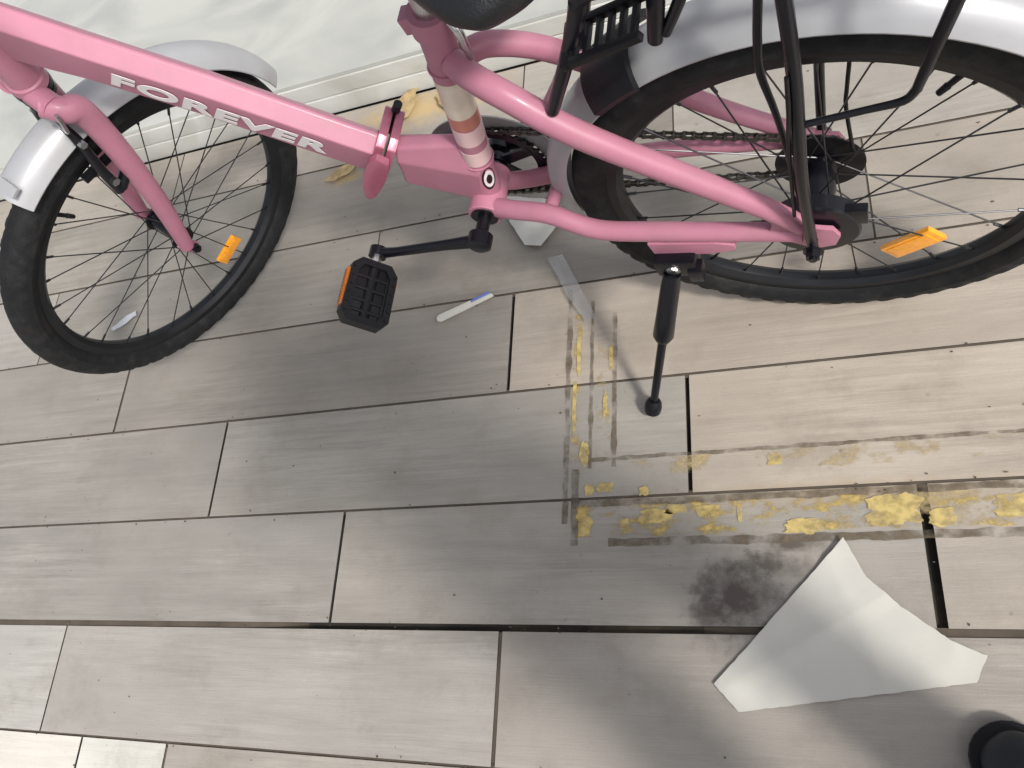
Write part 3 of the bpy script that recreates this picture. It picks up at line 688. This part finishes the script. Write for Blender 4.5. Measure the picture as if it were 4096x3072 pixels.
# hinge plates
def plate(name, c, t0, t1, poly, m, parent):
    bm = bmesh.new(); prism(bm, poly, t0, t1, lambda u, v, d: c + Yv * u + Wv * v + U * d, 0, 0.002); return finish(bm, name, m, parent)
HC = Vector((0.535, 0, 0.478))
ear = [(-0.046, 0.024), (-0.040, 0.030), (-0.020, 0.030), (0.004, 0.036), (0.020, 0.028), (0.030, 0.004), (0.032, -0.024), (0.026, -0.050), (0.008, -0.058), (-0.014, -0.058), (-0.024, -0.045), (-0.028, -0.010), (-0.036, 0.010)]
hinge = plate('frame_hinge', HC, 0.0025, 0.014, ear, DPINK, bike)
plate('hinge_plate', HC, -0.013, -0.0015, ear, DPINK, hinge)
bm = bmesh.new()      # clamp lever: a leaf lying along the near side
lev = [(-0.006, 0.022), (0.012, 0.026), (0.020, 0.010), (0.021, -0.018), (0.016, -0.048), (0.008, -0.066), (0.000, -0.068), (-0.006, -0.055), (-0.010, -0.020), (-0.010, 0.008)]
prism(bm, lev, 0.030, 0.041, lambda u, v, d: HC + U * (u - 0.002) + Wv * (v * 1.0 + 0.005) + Yv * (d + (0.022 - v) * 0.10), 0, 0.003)
finish(bm, 'hinge_lever', DPINK, hinge)
bm = bmesh.new(); tube(bm, [HC + U * 0.0 + Yv * -0.040 + Wv * 0.045, HC + Yv * -0.038 + Wv * -0.02], 0.006, 14); finish(bm, 'hinge_pin', BLACKM, hinge)

# rear short beam
bm = bmesh.new()
def rsec(xs_, pts): return [Vector((x, y, z)) for x, (y, z) in zip(xs_, pts)]
s0 = [(0.010, 0.488), (-0.010, 0.488), (-0.021, 0.474), (-0.020, 0.440), (-0.016, 0.414), (0.016, 0.414), (0.020, 0.440), (0.022, 0.474)]
s1 = [(0.009, 0.478), (-0.009, 0.478), (-0.020, 0.440), (-0.021, 0.400), (-0.017, 0.352), (0.017, 0.352), (0.021, 0.400), (0.022, 0.425)]
x_0 = [0.512, 0.512, 0.516, 0.526, 0.538, 0.538, 0.526, 0.516]; x_1 = [0.40, 0.40, 0.41, 0.42, 0.434, 0.434, 0.42, 0.41]
loft(bm, [rsec(x_0, s0), rsec(x_1, s1)])
o = finish(bm, 'rear_beam', PINK, bike, angle=20)
bv = o.modifiers.new('bevel', 'BEVEL'); bv.width = 0.005; bv.segments = 3; bv.limit_method = 'ANGLE'; bv.angle_limit = R(20); bv.harden_normals = True

# seat tube, bottom bracket
STB = Vector((0.436, 0, 0.352)); STT = Vector((0.352, 0, 0.690)); sdv = (STT - STB)
bm = bmesh.new(); tube(bm, [STB, STT], 0.0195, 36)
st = finish(bm, 'seat_tube', PINK, bike)
def band(t0, t1, m, name, r=0.0199):
    bm = bmesh.new(); tube(bm, [STB + sdv * t0, STB + sdv * t1], r, 36); finish(bm, name, m, st)
band(0.555, 0.735, CREAM, 'decal'); band(0.49, 0.555, REDDEC, 'decal'); band(0.395, 0.482, WDEC, 'decal'); band(0.27, 0.35, WDEC, 'decal')
bm = bmesh.new()      # oval badge on the near side, low
for i, (rr, mi, off) in enumerate(((1.0, 0, 0.0), (0.74, 1, 0.0006), (0.4, 0, 0.0012))):
    cc = STB + sdv * 0.165
    pts = []
    for k in range(28):
        a = 2 * PI * k / 28; u_ = 0.0105 * rr * math.cos(a); v_ = 0.024 * rr * math.sin(a); th = u_ / 0.02
        dirv = Vector((math.sin(th - 0.75), math.cos(th - 0.75), 0))
        pts.append((cc + sdv.normalized() * v_, dirv))
    A_ = [bm.verts.new(p + d_ * 0.0185) for p, d_ in pts]; B_ = [bm.verts.new(p + d_ * (0.0203 + off)) for p, d_ in pts]
    f = bm.faces.new(B_); f.material_index = mi
    for k in range(28):
        f = bm.faces.new((A_[k], A_[(k + 1) % 28], B_[(k + 1) % 28], B_[k])); f.material_index = mi
finish(bm, 'badge', [BLACKM, WHITET], st)
bm = bmesh.new()      # seat clamp with lever
tube(bm, [STT - sdv.normalized() * 0.022, STT + sdv.normalized() * 0.004], 0.0235, 32)
box(bm, STT + Vector((0.024, 0.0, -0.006)), (0.018, 0.020, 0.022), bevel=0.002)
clamp = finish(bm, 'seat_clamp', PINK, bike)
bm = bmesh.new(); tube(bm, [STT + Vector((-0.024, 0.012, -0.004)), STT + Vector((-0.030, 0.016, -0.018)), STT + Vector((-0.026, 0.016, -0.055))], [0.0045, 0.0055, 0.004], 12, smooth=4); finish(bm, 'clamp_lever', STEEL, clamp)
bm = bmesh.new(); tube(bm, [STT, STT + sdv.normalized() * 0.085], 0.0155, 28); finish(bm, 'seatpost', STEEL, bike)

# saddle
bm = bmesh.new(); secs = []
sad = [(0.172, 0.030, 0.79), (0.180, 0.070, 0.795), (0.200, 0.100, 0.80), (0.232, 0.114, 0.80), (0.265, 0.104, 0.798), (0.30, 0.078, 0.795), (0.33, 0.048, 0.795), (0.38, 0.032, 0.795), (0.43, 0.024, 0.79), (0.455, 0.012, 0.785)]
for x, hw, zt in sad:
    ring = []
    for k in range(28):
        a = 2 * PI * k / 28; c_, s_ = math.cos(a), math.sin(a)
        y = hw * (abs(c_) ** 0.75) * (1 if c_ > 0 else -1)
        z = zt + (0.022 * s_ if s_ > 0 else 0.052 * s_) - 0.022 * (abs(y) / 0.114) ** 2
        ring.append(Vector((x, y, z)))
    secs.append(ring)
loft(bm, secs); bmesh.ops.subdivide_edges(bm, edges=[e for e in bm.edges if abs(e.verts[0].co.x - e.verts[1].co.x) > 0.008], cuts=1, smooth=0.3)
sd_o = finish(bm, 'saddle', SADDLE, bike, angle=180); md = sd_o.modifiers.new('subdivision', 'SUBSURF'); md.levels = 1; md.render_levels = 2

bm = bmesh.new()
tube(bm, [(0.436, -0.036, 0.352), (0.436, -0.034, 0.352), (0.436, 0.036, 0.352), (0.436, 0.038, 0.352)], [0.0235, 0.025, 0.025, 0.0235], 36)
finish(bm, 'bottom_bracket_shell', PINK, bike)

# stays
def pinktube(name, pts, rad, flat=1.0, sm=6):
    bm = bmesh.new(); tube(bm, pts, rad, 20, smooth=sm, flat=flat); return finish(bm, name, PINK, bike)
pinktube('seat_stay', [(0.352, 0.012, 0.628), (0.328, 0.030, 0.622), (0.29, 0.048, 0.606), (0.228, 0.060, 0.547), (0.121, 0.062, 0.445), (0.055, 0.064, 0.385), (0.012, 0.065, 0.338)], [0.0155, 0.0155, 0.0155, 0.0155, 0.0145, 0.013, 0.012])
pinktube('seat_stay', [(0.352, -0.012, 0.612), (0.328, -0.030, 0.602), (0.285, -0.048, 0.566), (0.23, -0.060, 0.508), (0.166, -0.062, 0.453), (0.10, -0.064, 0.395), (0.012, -0.065, 0.33)], [0.0145, 0.0145, 0.014, 0.014, 0.013, 0.012, 0.011])
pinktube('chainstay', [(0.436, 0.022, 0.352), (0.392, 0.034, 0.358), (0.335, 0.044, 0.358), (0.270, 0.057, 0.334), (0.175, 0.061, 0.328), (0.06, 0.063, 0.322), (0.012, 0.065, 0.320)], [0.014, 0.0135, 0.0135, 0.0135, 0.0135, 0.0125, 0.012])
pinktube('chainstay', [(0.436, -0.022, 0.345), (0.40, -0.032, 0.33), (0.352, -0.040, 0.328), (0.27, -0.057, 0.328), (0.18, -0.061, 0.332), (0.012, -0.065, 0.325)], [0.0135, 0.013, 0.013, 0.0125, 0.012, 0.011])
bm = bmesh.new(); tube(bm, [(0.337, -0.043, 0.334), (0.337, 0.045, 0.356)], 0.0095, 16); finish(bm, 'chainstay_bridge', PINK, bike)
bm = bmesh.new(); tube(bm, [(0.258, -0.056, 0.540), (0.258, -0.0, 0.556), (0.258, 0.057, 0.577)], 0.0085, 16); finish(bm, 'seat_stay_bridge', PINK, bike)
for s_ in (1, -1):
    bm = bmesh.new()
    prism(bm, [(0.05, 0.372), (0.03, 0.352), (0.006, 0.335), (-0.022, 0.330), (-0.030, 0.312), (-0.024, 0.292), (0.0, 0.284), (0.03, 0.306), (0.065, 0.312), (0.05, 0.33), (0.045, 0.345)], 0.0625, 0.0685, lambda u, v, d: Vector((u, s_ * d, v)), 0, 0.001)
    finish(bm, 'dropout', PINK, bike)
for c_, n_, r_ in ((STB + sdv * 0.255, sdv.normalized(), 0.0202), (STB + sdv * 0.775, sdv.normalized(), 0.0202)):
    bm = bmesh.new(); pts = []
    u_ = n_.cross(Yv).normalized()
    for k in range(60):
        a = 2 * PI * k / 60; pts.append(c_ + (u_ * math.cos(a) + Yv * math.sin(a)) * (r_ + 0.0006 * (k % 2)))
    tube(bm, pts, 0.0016, 6, closed=True); finish(bm, 'weld_bead', PINK, st)
for t_ in (0.25, 0.62):
    bm = bmesh.new(); pc = P1.lerp(P3, t_) + Wv * -0.052 + Yv * -0.010; box(bm, pc, (0.018, 0.010, 0.006), rot=Matrix.Rotation(-math.atan2(0.671, 0.741), 3, 'Y'), bevel=0.001); finish(bm, 'cable_guide', DPINK, frame)
# axle nuts
for s_ in (1, -1):
    bm = bmesh.new(); tube(bm, [(0, s_ * 0.050, HZ), (0, s_ * 0.098, HZ)], 0.0048, 14)
    tube(bm, [(0, s_ * 0.0865, HZ), (0, s_ * 0.095, HZ)], 0.009, 6); tube(bm, [(0, s_ * 0.0845, HZ), (0, s_ * 0.0865, HZ)], 0.012, 20)
    finish(bm, 'axle_nut', BLACKM if s_ > 0 else STEEL, bike)
    bm = bmesh.new(); tube(bm, [(0, s_ * 0.045, 0), (0, s_ * 0.075, 0)], 0.0045, 14, frontF); tube(bm, [(0, s_ * 0.063, 0), (0, s_ * 0.071, 0)], 0.0085, 6, frontF)
    finish(bm, 'axle_nut', BLACKM, bike)

# band brake drum, freewheel, chain, chainring, cranks
bm = bmesh.new()
tube(bm, [(0, 0.036, HZ), (0, 0.037, HZ), (0, 0.055, HZ), (0, 0.058, HZ), (0, 0.0585, HZ)], [0.050, 0.053, 0.053, 0.050, 0.03], 40)
box(bm, (-0.045, 0.050, HZ + 0.025), (0.03, 0.012, 0.03), bevel=0.003); box(bm, (0.05, 0.052, HZ + 0.01), (0.05, 0.006, 0.016), bevel=0.002)
finish(bm, 'drum_brake', BLACKM, bike)
bm = bmesh.new()
def gear(bm, c, r, n, y0, y1, depth=0.004):
    poly = []
    for k in range(n * 4):
        a = 2 * PI * k / (n * 4); rr = r + (depth if k % 4 in (1, 2) else -depth * 0.6); poly.append((c[0] + rr * math.cos(a), c[1] + rr * math.sin(a)))
    prism(bm, poly, y0, y1, lambda u, v, d: Vector((u, d, v)))
gear(bm, (0, HZ), 0.034, 18, -0.050, -0.047); tube(bm, [(0, -0.040, HZ), (0, -0.053, HZ)], 0.026, 30)
fw_ = finish(bm, 'freewheel', STEEL, bike)
bm = bmesh.new(); tube(bm, [(0, -0.0372, HZ), (0, -0.0378, HZ), (0, -0.0395, HZ), (0, -0.0400, HZ)], [0.050, 0.054, 0.054, 0.050], 48); finish(bm, 'spoke_guard', BLACK, fw_)
BBc = (0.436, 0.352)
bm = bmesh.new()
def ringplate(bm, c, ri, ro, y0, y1, seg=72):
    revolve(bm, [(ri, y0), (ro, y0), (ro, y1), (ri, y1)], seg, lambda v: Vector((c[0], 0, c[1])) + v)
def toothed(a):
    return None
n_t = 38
revolve(bm, lambda a: [(0.062, -0.0475), (0.0745 + (0.004 if int(round(a / (2 * PI) * n_t * 4)) % 4 in (1, 2) else -0.001), -0.0475), (0.0745 + (0.004 if int(round(a / (2 * PI) * n_t * 4)) % 4 in (1, 2) else -0.001), -0.0505), (0.062, -0.0505)], n_t * 4, lambda v: Vector((BBc[0], 0, BBc[1])) + v)
for k in range(5):
    a = 2 * PI * k / 5 + 0.3
    prism(bm, [(0.015, -0.010), (0.066, -0.008), (0.066, 0.008), (0.015, 0.010)], -0.051, -0.047, lambda u, v, d: Vector((BBc[0] + u * math.cos(a) - v * math.sin(a), d, BBc[1] + u * math.sin(a) + v * math.cos(a))))
tube(bm, [(BBc[0], -0.044, BBc[1]), (BBc[0], -0.056, BBc[1])], 0.020, 28)
cr = finish(bm, 'chainring', BLACKM, bike)
bm = bmesh.new(); ringplate(bm, BBc, 0.074, 0.100, -0.0565, -0.0540)
for k in range(5):
    a = 2 * PI * k / 5 + 0.9
    prism(bm, [(0.060, -0.007), (0.080, -0.012), (0.080, 0.012), (0.060, 0.007)], -0.0562, -0.0542, lambda u, v, d: Vector((BBc[0] + u * math.cos(a) - v * math.sin(a), d, BBc[1] + u * math.sin(a) + v * math.cos(a))))
finish(bm, 'chain_guard', GREYP, cr)
# chain: links around ring and freewheel
pts = []
r1, r2 = 0.0765, 0.036; cx1, cz1, cx2, cz2 = BBc[0], BBc[1], 0.0, HZ
dx, dz_ = cx1 - cx2, cz1 - cz2; D_ = math.hypot(dx, dz_); base_a = math.atan2(dz_, dx); al = math.acos((r1 - r2) / D_)
def arc(cx, cz_, r, a0, a1, n):
    return [(cx + r * math.cos(a0 + (a1 - a0) * k / n), cz_ + r * math.sin(a0 + (a1 - a0) * k / n)) for k in range(n + 1)]
A1 = arc(cx1, cz1, r1, base_a - PI + al, base_a + PI - al, 24)
A2 = arc(cx2, cz2, r2, base_a + PI - al, base_a + PI + al, 12)
loop = A1 + A2 + [A1[0]]
tot = []; 
for (xa, za), (xb, zb) in zip(loop, loop[1:]):
    d_ = math.hypot(xb - xa, zb - za); tot.append(d_)
per = sum(tot); nl = int(per / 0.0127); bm = bmesh.new(); step_ = per / nl
def at_len(s_):
    s_ %= per
    for ((xa, za), (xb, zb)), d_ in zip(zip(loop, loop[1:]), tot):
        if s_ <= d_: t = s_ / d_ if d_ else 0; return Vector((xa + (xb - xa) * t, -0.049, za + (zb - za) * t))
        s_ -= d_
    return Vector((loop[0][0], -0.049, loop[0][1]))
for k in range(nl):
    a_ = at_len(k * step_); b_ = at_len((k + 1) * step_); d_ = (b_ - a_).normalized(); n_ = Vector((-d_.z, 0, d_.x)); yo = 0.0035 if k % 2 else 0.0022
    for s_ in (1, -1):
        e = d_ * 0.0035
        prism(bm, [(-0.0035, 0), (-0.001, 0.0042), (0.0063, 0.0028), (0.0137, 0.0042), (0.0162, 0), (0.0137, -0.0042), (0.0063, -0.0028), (-0.001, -0.0042)], s_ * yo - 0.0006, s_ * yo + 0.0006, lambda u, v, q: a_ + d_ * u + n_ * v + Vector((0, q, 0)))
    tube(bm, [a_ + Vector((0, -0.0048, 0)), a_ + Vector((0, 0.0048, 0))], 0.0028, 8)
finish(bm, 'chain', CHAINM, bike)

def crank(sgn, ang, with_name):
    bm = bmesh.new(); y0 = 0.040 if sgn > 0 else -0.058; y1 = sgn * 0.088; ca, sa = math.cos(ang), math.sin(ang)
    c0 = Vector((BBc[0], 0, BBc[1])); e0 = c0 + Vector((0.162 * ca, 0, 0.162 * sa))
    tube(bm, [c0 + Vector((0, sgn * 0.0385, 0)), c0 + Vector((0, sgn * 0.041, 0))], 0.0195, 30)
    tube(bm, [c0 + Vector((0, sgn * 0.036, 0)), c0 + Vector((0, sgn * 0.070, 0))], 0.0095, 20)
    tube(bm, [c0 + Vector((0, sgn * 0.064, 0)), c0 + Vector((0, sgn * 0.068, 0)), c0 + Vector((0, sgn * 0.086, 0)), c0 + Vector((0, sgn * 0.089, 0))], [0.012, 0.0175, 0.0175, 0.013], 26)
    tube(bm, [c0 + Vector((0, sgn * 0.077, 0)), c0.lerp(e0, 0.35) + Vector((0, sgn * 0.083, 0)), c0.lerp(e0, 0.8) + Vector((0, sgn * 0.092, 0)), e0 + Vector((0, sgn * 0.094, 0))], [0.0125, 0.0095, 0.0085, 0.0105], 18, smooth=5, flat=0.75, up=(0, 1, 0))
    tube(bm, [e0 + Vector((0, sgn * 0.086, 0)), e0 + Vector((0, sgn * 0.101, 0))], 0.013, 22)
    co = finish(bm, 'crank_arm', BLACKM, bike)
    bm = bmesh.new(); tube(bm, [e0 + Vector((0, sgn * 0.100, 0)), e0 + Vector((0, sgn * 0.112, 0)), e0 + Vector((0, sgn * 0.114, 0)), e0 + Vector((0, sgn * 0.13, 0))], [0.007, 0.007, 0.009, 0.009], 6)
    sp_ = finish(bm, 'pedal_axle', STEEL, co)
    # pedal: open cage block, tilted as it hangs
    til = R(-50); q = Matrix.Rotation(til, 3, 'Y'); pc = e0 + Vector((0, sgn * 0.160, 0)); bm = bmesh.new()
    out = [(0.022, -0.048), (0.034, -0.036), (0.036, 0.036), (0.026, 0.050), (-0.026, 0.050), (-0.036, 0.038), (-0.034, -0.034), (-0.022, -0.048)]
    inn = [(u * 0.70, v * 0.80) for u, v in out]
    def pl(u, v, d): return pc + q @ Vector((u, v * sgn, d))
    n = len(out); T = [[bm.verts.new(pl(u, v, z)) for u, v in o_] for o_, z in ((out, -0.012), (out, 0.012), (inn, 0.012), (inn, -0.012))]
    for k in range(4):
        A_, B_ = T[k], T[(k + 1) % 4]
        for i in range(n): bm.faces.new((A_[i], A_[(i + 1) % n], B_[(i + 1) % n], B_[i]))
    for yy in (-0.022, -0.004, 0.014, 0.030): box(bm, pc + q @ Vector((0, yy * sgn, 0)), (0.052, 0.0045, 0.018), rot=q, bevel=0.001)
    tube(bm, [pc + Vector((0, -0.048 * sgn, 0)), pc + Vector((0, 0.046 * sgn, 0))], 0.0095, 18)
    box(bm, pc, (0.060, 0.082, 0.010), rot=q, bevel=0.001)
    for xx in (-0.024, 0.024): box(bm, pc + q @ Vector((xx, 0, 0)), (0.006, 0.080, 0.016), rot=q, bevel=0.001)
    for k in range(6):
        for xx in (-0.0305, 0.0305): box(bm, pc + q @ Vector((xx, (-0.032 + k * 0.0135) * sgn, 0.0125)), (0.004, 0.003, 0.004), rot=q)
    po = finish(bm, 'pedal', BLACK, co)
    for s_ in (1, -1):
        o_x = 0.0365 if s_ > 0 else 0.0335
        bm = bmesh.new(); box(bm, pc + q @ Vector((s_ * o_x, 0.000, 0)), (0.004, 0.058, 0.015), rot=q, bevel=0.001)
        for k in range(-6, 7): box(bm, pc + q @ Vector((s_ * (o_x + 0.0025), k * 0.0042, 0)), (0.0012, 0.0018, 0.013), rot=q)
        finish(bm, 'pedal_reflector', ORANGED, po)
crank(1, R(2), 'near'); crank(-1, R(182), 'far')

# kickstand
bm = bmesh.new()
prism(bm, [(0.205, 0.322), (0.118, 0.319), (0.094, 0.312), (0.094, 0.297), (0.115, 0.298), (0.122, 0.292), (0.200, 0.288)], 0.061, 0.076, lambda u, v, d: Vector((u, d, v)), 0, 0.003)
finish(bm, 'kickstand_bracket', PINK, bike)
bm = bmesh.new()
box(bm, (0.174, 0.076, 0.277), (0.056, 0.030, 0.040), bevel=0.006)
box(bm, (0.150, 0.084, 0.262), (0.020, 0.022, 0.030), bevel=0.005)
ks = finish(bm, 'kickstand', BLACKM, bike)
bm = bmesh.new(); tube(bm, [(0.178, 0.092, 0.277), (0.178, 0.0945, 0.277)], 0.008, 6); tube(bm, [(0.178, 0.090, 0.277), (0.178, 0.0925, 0.277)], 0.010, 20); finish(bm, 'bolt', STEEL, ks)
KT = Vector((0.182, 0.090, 0.265)); KF = Vector((0.2495, 0.2085, 0.030)); kd = KF - KT
bm = bmesh.new()
tube(bm, [KT, KT + kd * 0.08, KT + kd * 0.30, KT + kd * 0.42, KT + kd * 0.455], [0.012, 0.0135, 0.0145, 0.0155, 0.011], 20)
tube(bm, [KT + kd * 0.40, KF], [0.0068, 0.0062], 18)
finish(bm, 'leg', BLACKM, ks)
bm = bmesh.new(); kn = kd.normalized()
tube(bm, [KF - kn * 0.016, KF - kn * 0.010, KF, KF + kn * 0.010, KF + kn * 0.014], [0.009, 0.0125, 0.0140, 0.0130, 0.007], 20); finish(bm, 'rubber_foot', BLACK, ks)

# ------------------------------------------------------------------ fork and front brake
bm = bmesh.new()
for s_ in (1, -1):
    tube(bm, [(-0.122, s_ * 0.030, 0.378), (-0.132, s_ * 0.050, 0.362), (-0.140, s_ * 0.054, 0.338), (-0.103, s_ * 0.0545, 0.235), (-0.050, s_ * 0.055, 0.115), (0.004, s_ * 0.056, 0.012)], [0.016, 0.018, 0.0185, 0.0175, 0.0155, 0.0130], 24, frontF, smooth=6)
tube(bm, [(-0.128, -0.045, 0.372), (-0.130, 0.0, 0.380), (-0.128, 0.045, 0.372)], 0.017, 24, frontF, smooth=5)
for s_ in (1, -1):
    prism(bm, [(0.012, 0.03), (0.014, -0.008), (0.006, -0.016), (-0.008, -0.014), (-0.010, 0.03)], s_ * 0.053, s_ * 0.058, lambda u, v, d: frontF((u, d, v)), 0, 0.001)
finish(bm, 'fork', PINK, bike)
fx, fz = math.cos(R(113)), math.sin(R(113))
for s_ in (1, -1):
    bm = bmesh.new()
    tube(bm, [(0.236 * fx, s_ * 0.05, 0.236 * fz), (0.222 * fx + 0.03, s_ * 0.047, 0.222 * fz)], 0.009, 14, frontF)
    tube(bm, [(0.222 * fx + 0.034, s_ * 0.048, 0.222 * fz), (0.27 * fx + 0.036, s_ * 0.044, 0.27 * fz), (0.335 * fx + 0.034, s_ * 0.041, 0.335 * fz), (0.36 * fx + 0.034, s_ * 0.030, 0.36 * fz)], [0.009, 0.008, 0.0075, 0.006], 12, frontF, smooth=4)
    ba = finish(bm, 'brake_arm', BLACKM, bike)
    bm = bmesh.new(); box(bm, (0.254 * fx + 0.03, s_ * 0.021, 0.254 * fz), (0.062, 0.010, 0.012), frontF, Matrix.Rotation(R(-23), 3, 'Y'), 0.002)
    tube(bm, [(0.254 * fx + 0.034, s_ * 0.021, 0.254 * fz), (0.254 * fx + 0.034, s_ * 0.052, 0.254 * fz)], 0.004, 10, frontF); finish(bm, 'brake_pad', BLACK, ba)
    bm = bmesh.new(); tube(bm, [(0.335 * fx + 0.034, s_ * 0.040, 0.335 * fz), (0.335 * fx + 0.034, s_ * 0.053, 0.335 * fz)], 0.006, 6, frontF); finish(bm, 'bolt', STEEL, ba)
    bm = bmesh.new(); tube(bm, [(0.25 * fx + 0.034, s_ * 0.050, 0.25 * fz), (0.25 * fx + 0.034, s_ * 0.059, 0.25 * fz)], 0.007, 6, frontF); finish(bm, 'bolt', STEEL, ba)
bm = bmesh.new()
tube(bm, [(0.36 * fx + 0.034, -0.032, 0.36 * fz), (0.362 * fx + 0.036, 0.02, 0.362 * fz), (0.375 * fx + 0.04, 0.055, 0.375 * fz), (0.42 * fx + 0.04, 0.068, 0.42 * fz)], 0.0028, 10, frontF, smooth=5)
finish(bm, 'brake_noodle', STEEL, bike)

# ------------------------------------------------------------------ rear caliper / lock, rack
bm = bmesh.new()      # black band clamped over the fender
def strap(a): return [(0.3445 - 0.026 * (abs(t) ** 2.4) + th, 0.046 * t) for th in (0.0,) for t in [k / 8 - 1 for k in range(17)]] + [(0.353 - 0.026 * (abs(t) ** 2.4), 0.050 * t) for t in [1 - k / 8 for k in range(17)]]
revolve(bm, strap, 8, rearF, ang=(R(51), R(62)))
wl = finish(bm, 'fender_clamp', BLACK, bike)

RZ = 0.735
rack_bm = bmesh.new()
for y in (0.055, -0.055): tube(rack_bm, [(0.175, y, RZ - 0.012), (0.12, y, RZ), (-0.24, y, RZ)], 0.0065, 14, smooth=4)
tube(rack_bm, [(-0.24, -0.055, RZ), (-0.262, 0, RZ), (-0.24, 0.055, RZ)], 0.0065, 14, smooth=5)
for x in (0.10, 0.0, -0.10, -0.20): tube(rack_bm, [(x, -0.055, RZ - 0.001), (x, 0.055, RZ - 0.001)], 0.005, 12)
rack = finish(rack_bm, 'luggage_rack', BLACKM, bike)
def rod(name, pts, r, m=BLACKM, sm=5, parent=None, flat=1.0):
    bm = bmesh.new(); tube(bm, pts, r, 14, smooth=sm, flat=flat); return finish(bm, name, m, parent or rack)
rod('rack_strut', [(-0.002, 0.080, 0.742), (-0.003, 0.083, 0.62), (0.002, 0.084, 0.46), (0.001, 0.0775, 0.305)], [0.0070, 0.0070, 0.0066, 0.0066])
rod('rack_strut', [(-0.005, -0.070, 0.742), (-0.012, -0.080, 0.60), (-0.004, -0.082, 0.46), (0.0, -0.0775, 0.31)], [0.0066, 0.0066, 0.0062, 0.006])
rod('rack_strut', [(-0.135, 0.070, 0.745), (-0.128, 0.079, 0.715), (-0.112, 0.080, 0.645), (-0.100, 0.080, 0.592)], [0.0062, 0.0062, 0.0056, 0.0045])
rod('rack_strut', [(0.016, 0.060, 0.740), (0.022, 0.060, 0.695), (0.027, 0.061, 0.654), (0.029, 0.062, 0.613), (0.018, 0.066, 0.53), (0.004, 0.076, 0.34)], [0.0042, 0.0042, 0.0042, 0.004, 0.0034, 0.003])
rod('rack_stay', [(0.165, 0.052, 0.735), (0.190, 0.052, 0.682), (0.243, 0.058, 0.588)], [0.0095, 0.0085, 0.007])
rod('rack_stay', [(0.165, -0.052, 0.735), (0.200, -0.055, 0.66), (0.243, -0.060, 0.55)], [0.009, 0.009, 0.008])
rod('rack_stay', [(0.100, 0.046, 0.735), (0.108, 0.046, 0.70), (0.119, 0.044, 0.655)], [0.0085, 0.0085, 0.0075])
rod('rack_stay', [(0.074, 0.047, 0.735), (0.085, 0.046, 0.705), (0.108, 0.044, 0.662)], [0.006, 0.006, 0.0055])
bm = bmesh.new()      # slotted plate at the front of the rack
pc = Vector((0.158, 0.052, 0.684)); q = Matrix.Rotation(R(-8), 3, 'X') @ Matrix.Rotation(R(20), 3, 'Y')
for k in range(6): box(bm, pc + q @ Vector((-0.034 + k * 0.0135, 0, 0)), (0.0055, 0.032, 0.006), rot=q, bevel=0.001)
for y in (-0.020, 0.020): box(bm, pc + q @ Vector((0, y, 0)), (0.084, 0.008, 0.009), rot=q, bevel=0.002)
box(bm, pc + q @ Vector((0.042, 0, 0)), (0.012, 0.048, 0.009), rot=q, bevel=0.002)
finish(bm, 'slotted_plate', BLACK, rack)
rod('rack_brace', [(-0.101, 0.080, 0.594), (-0.090, 0.080, 0.578), (-0.060, 0.080, 0.570), (-0.004, 0.083, 0.560)], [0.0045, 0.004, 0.0035, 0.0035])
# cables beside the strut
rod('brake_cable', [(-0.040, -0.030, 0.60), (-0.042, -0.030, 0.545), (-0.036, -0.030, 0.466), (-0.034, -0.030, 0.426), (-0.040, -0.032, 0.335)], 0.0024, BLACK, parent=bike)
rod('brake_cable', [(0.002, 0.0905, 0.64), (0.005, 0.090, 0.585), (0.010, 0.086, 0.53), (0.015, 0.078, 0.42), (0.018, 0.070, 0.37)], 0.0022, BLACK, parent=bike)
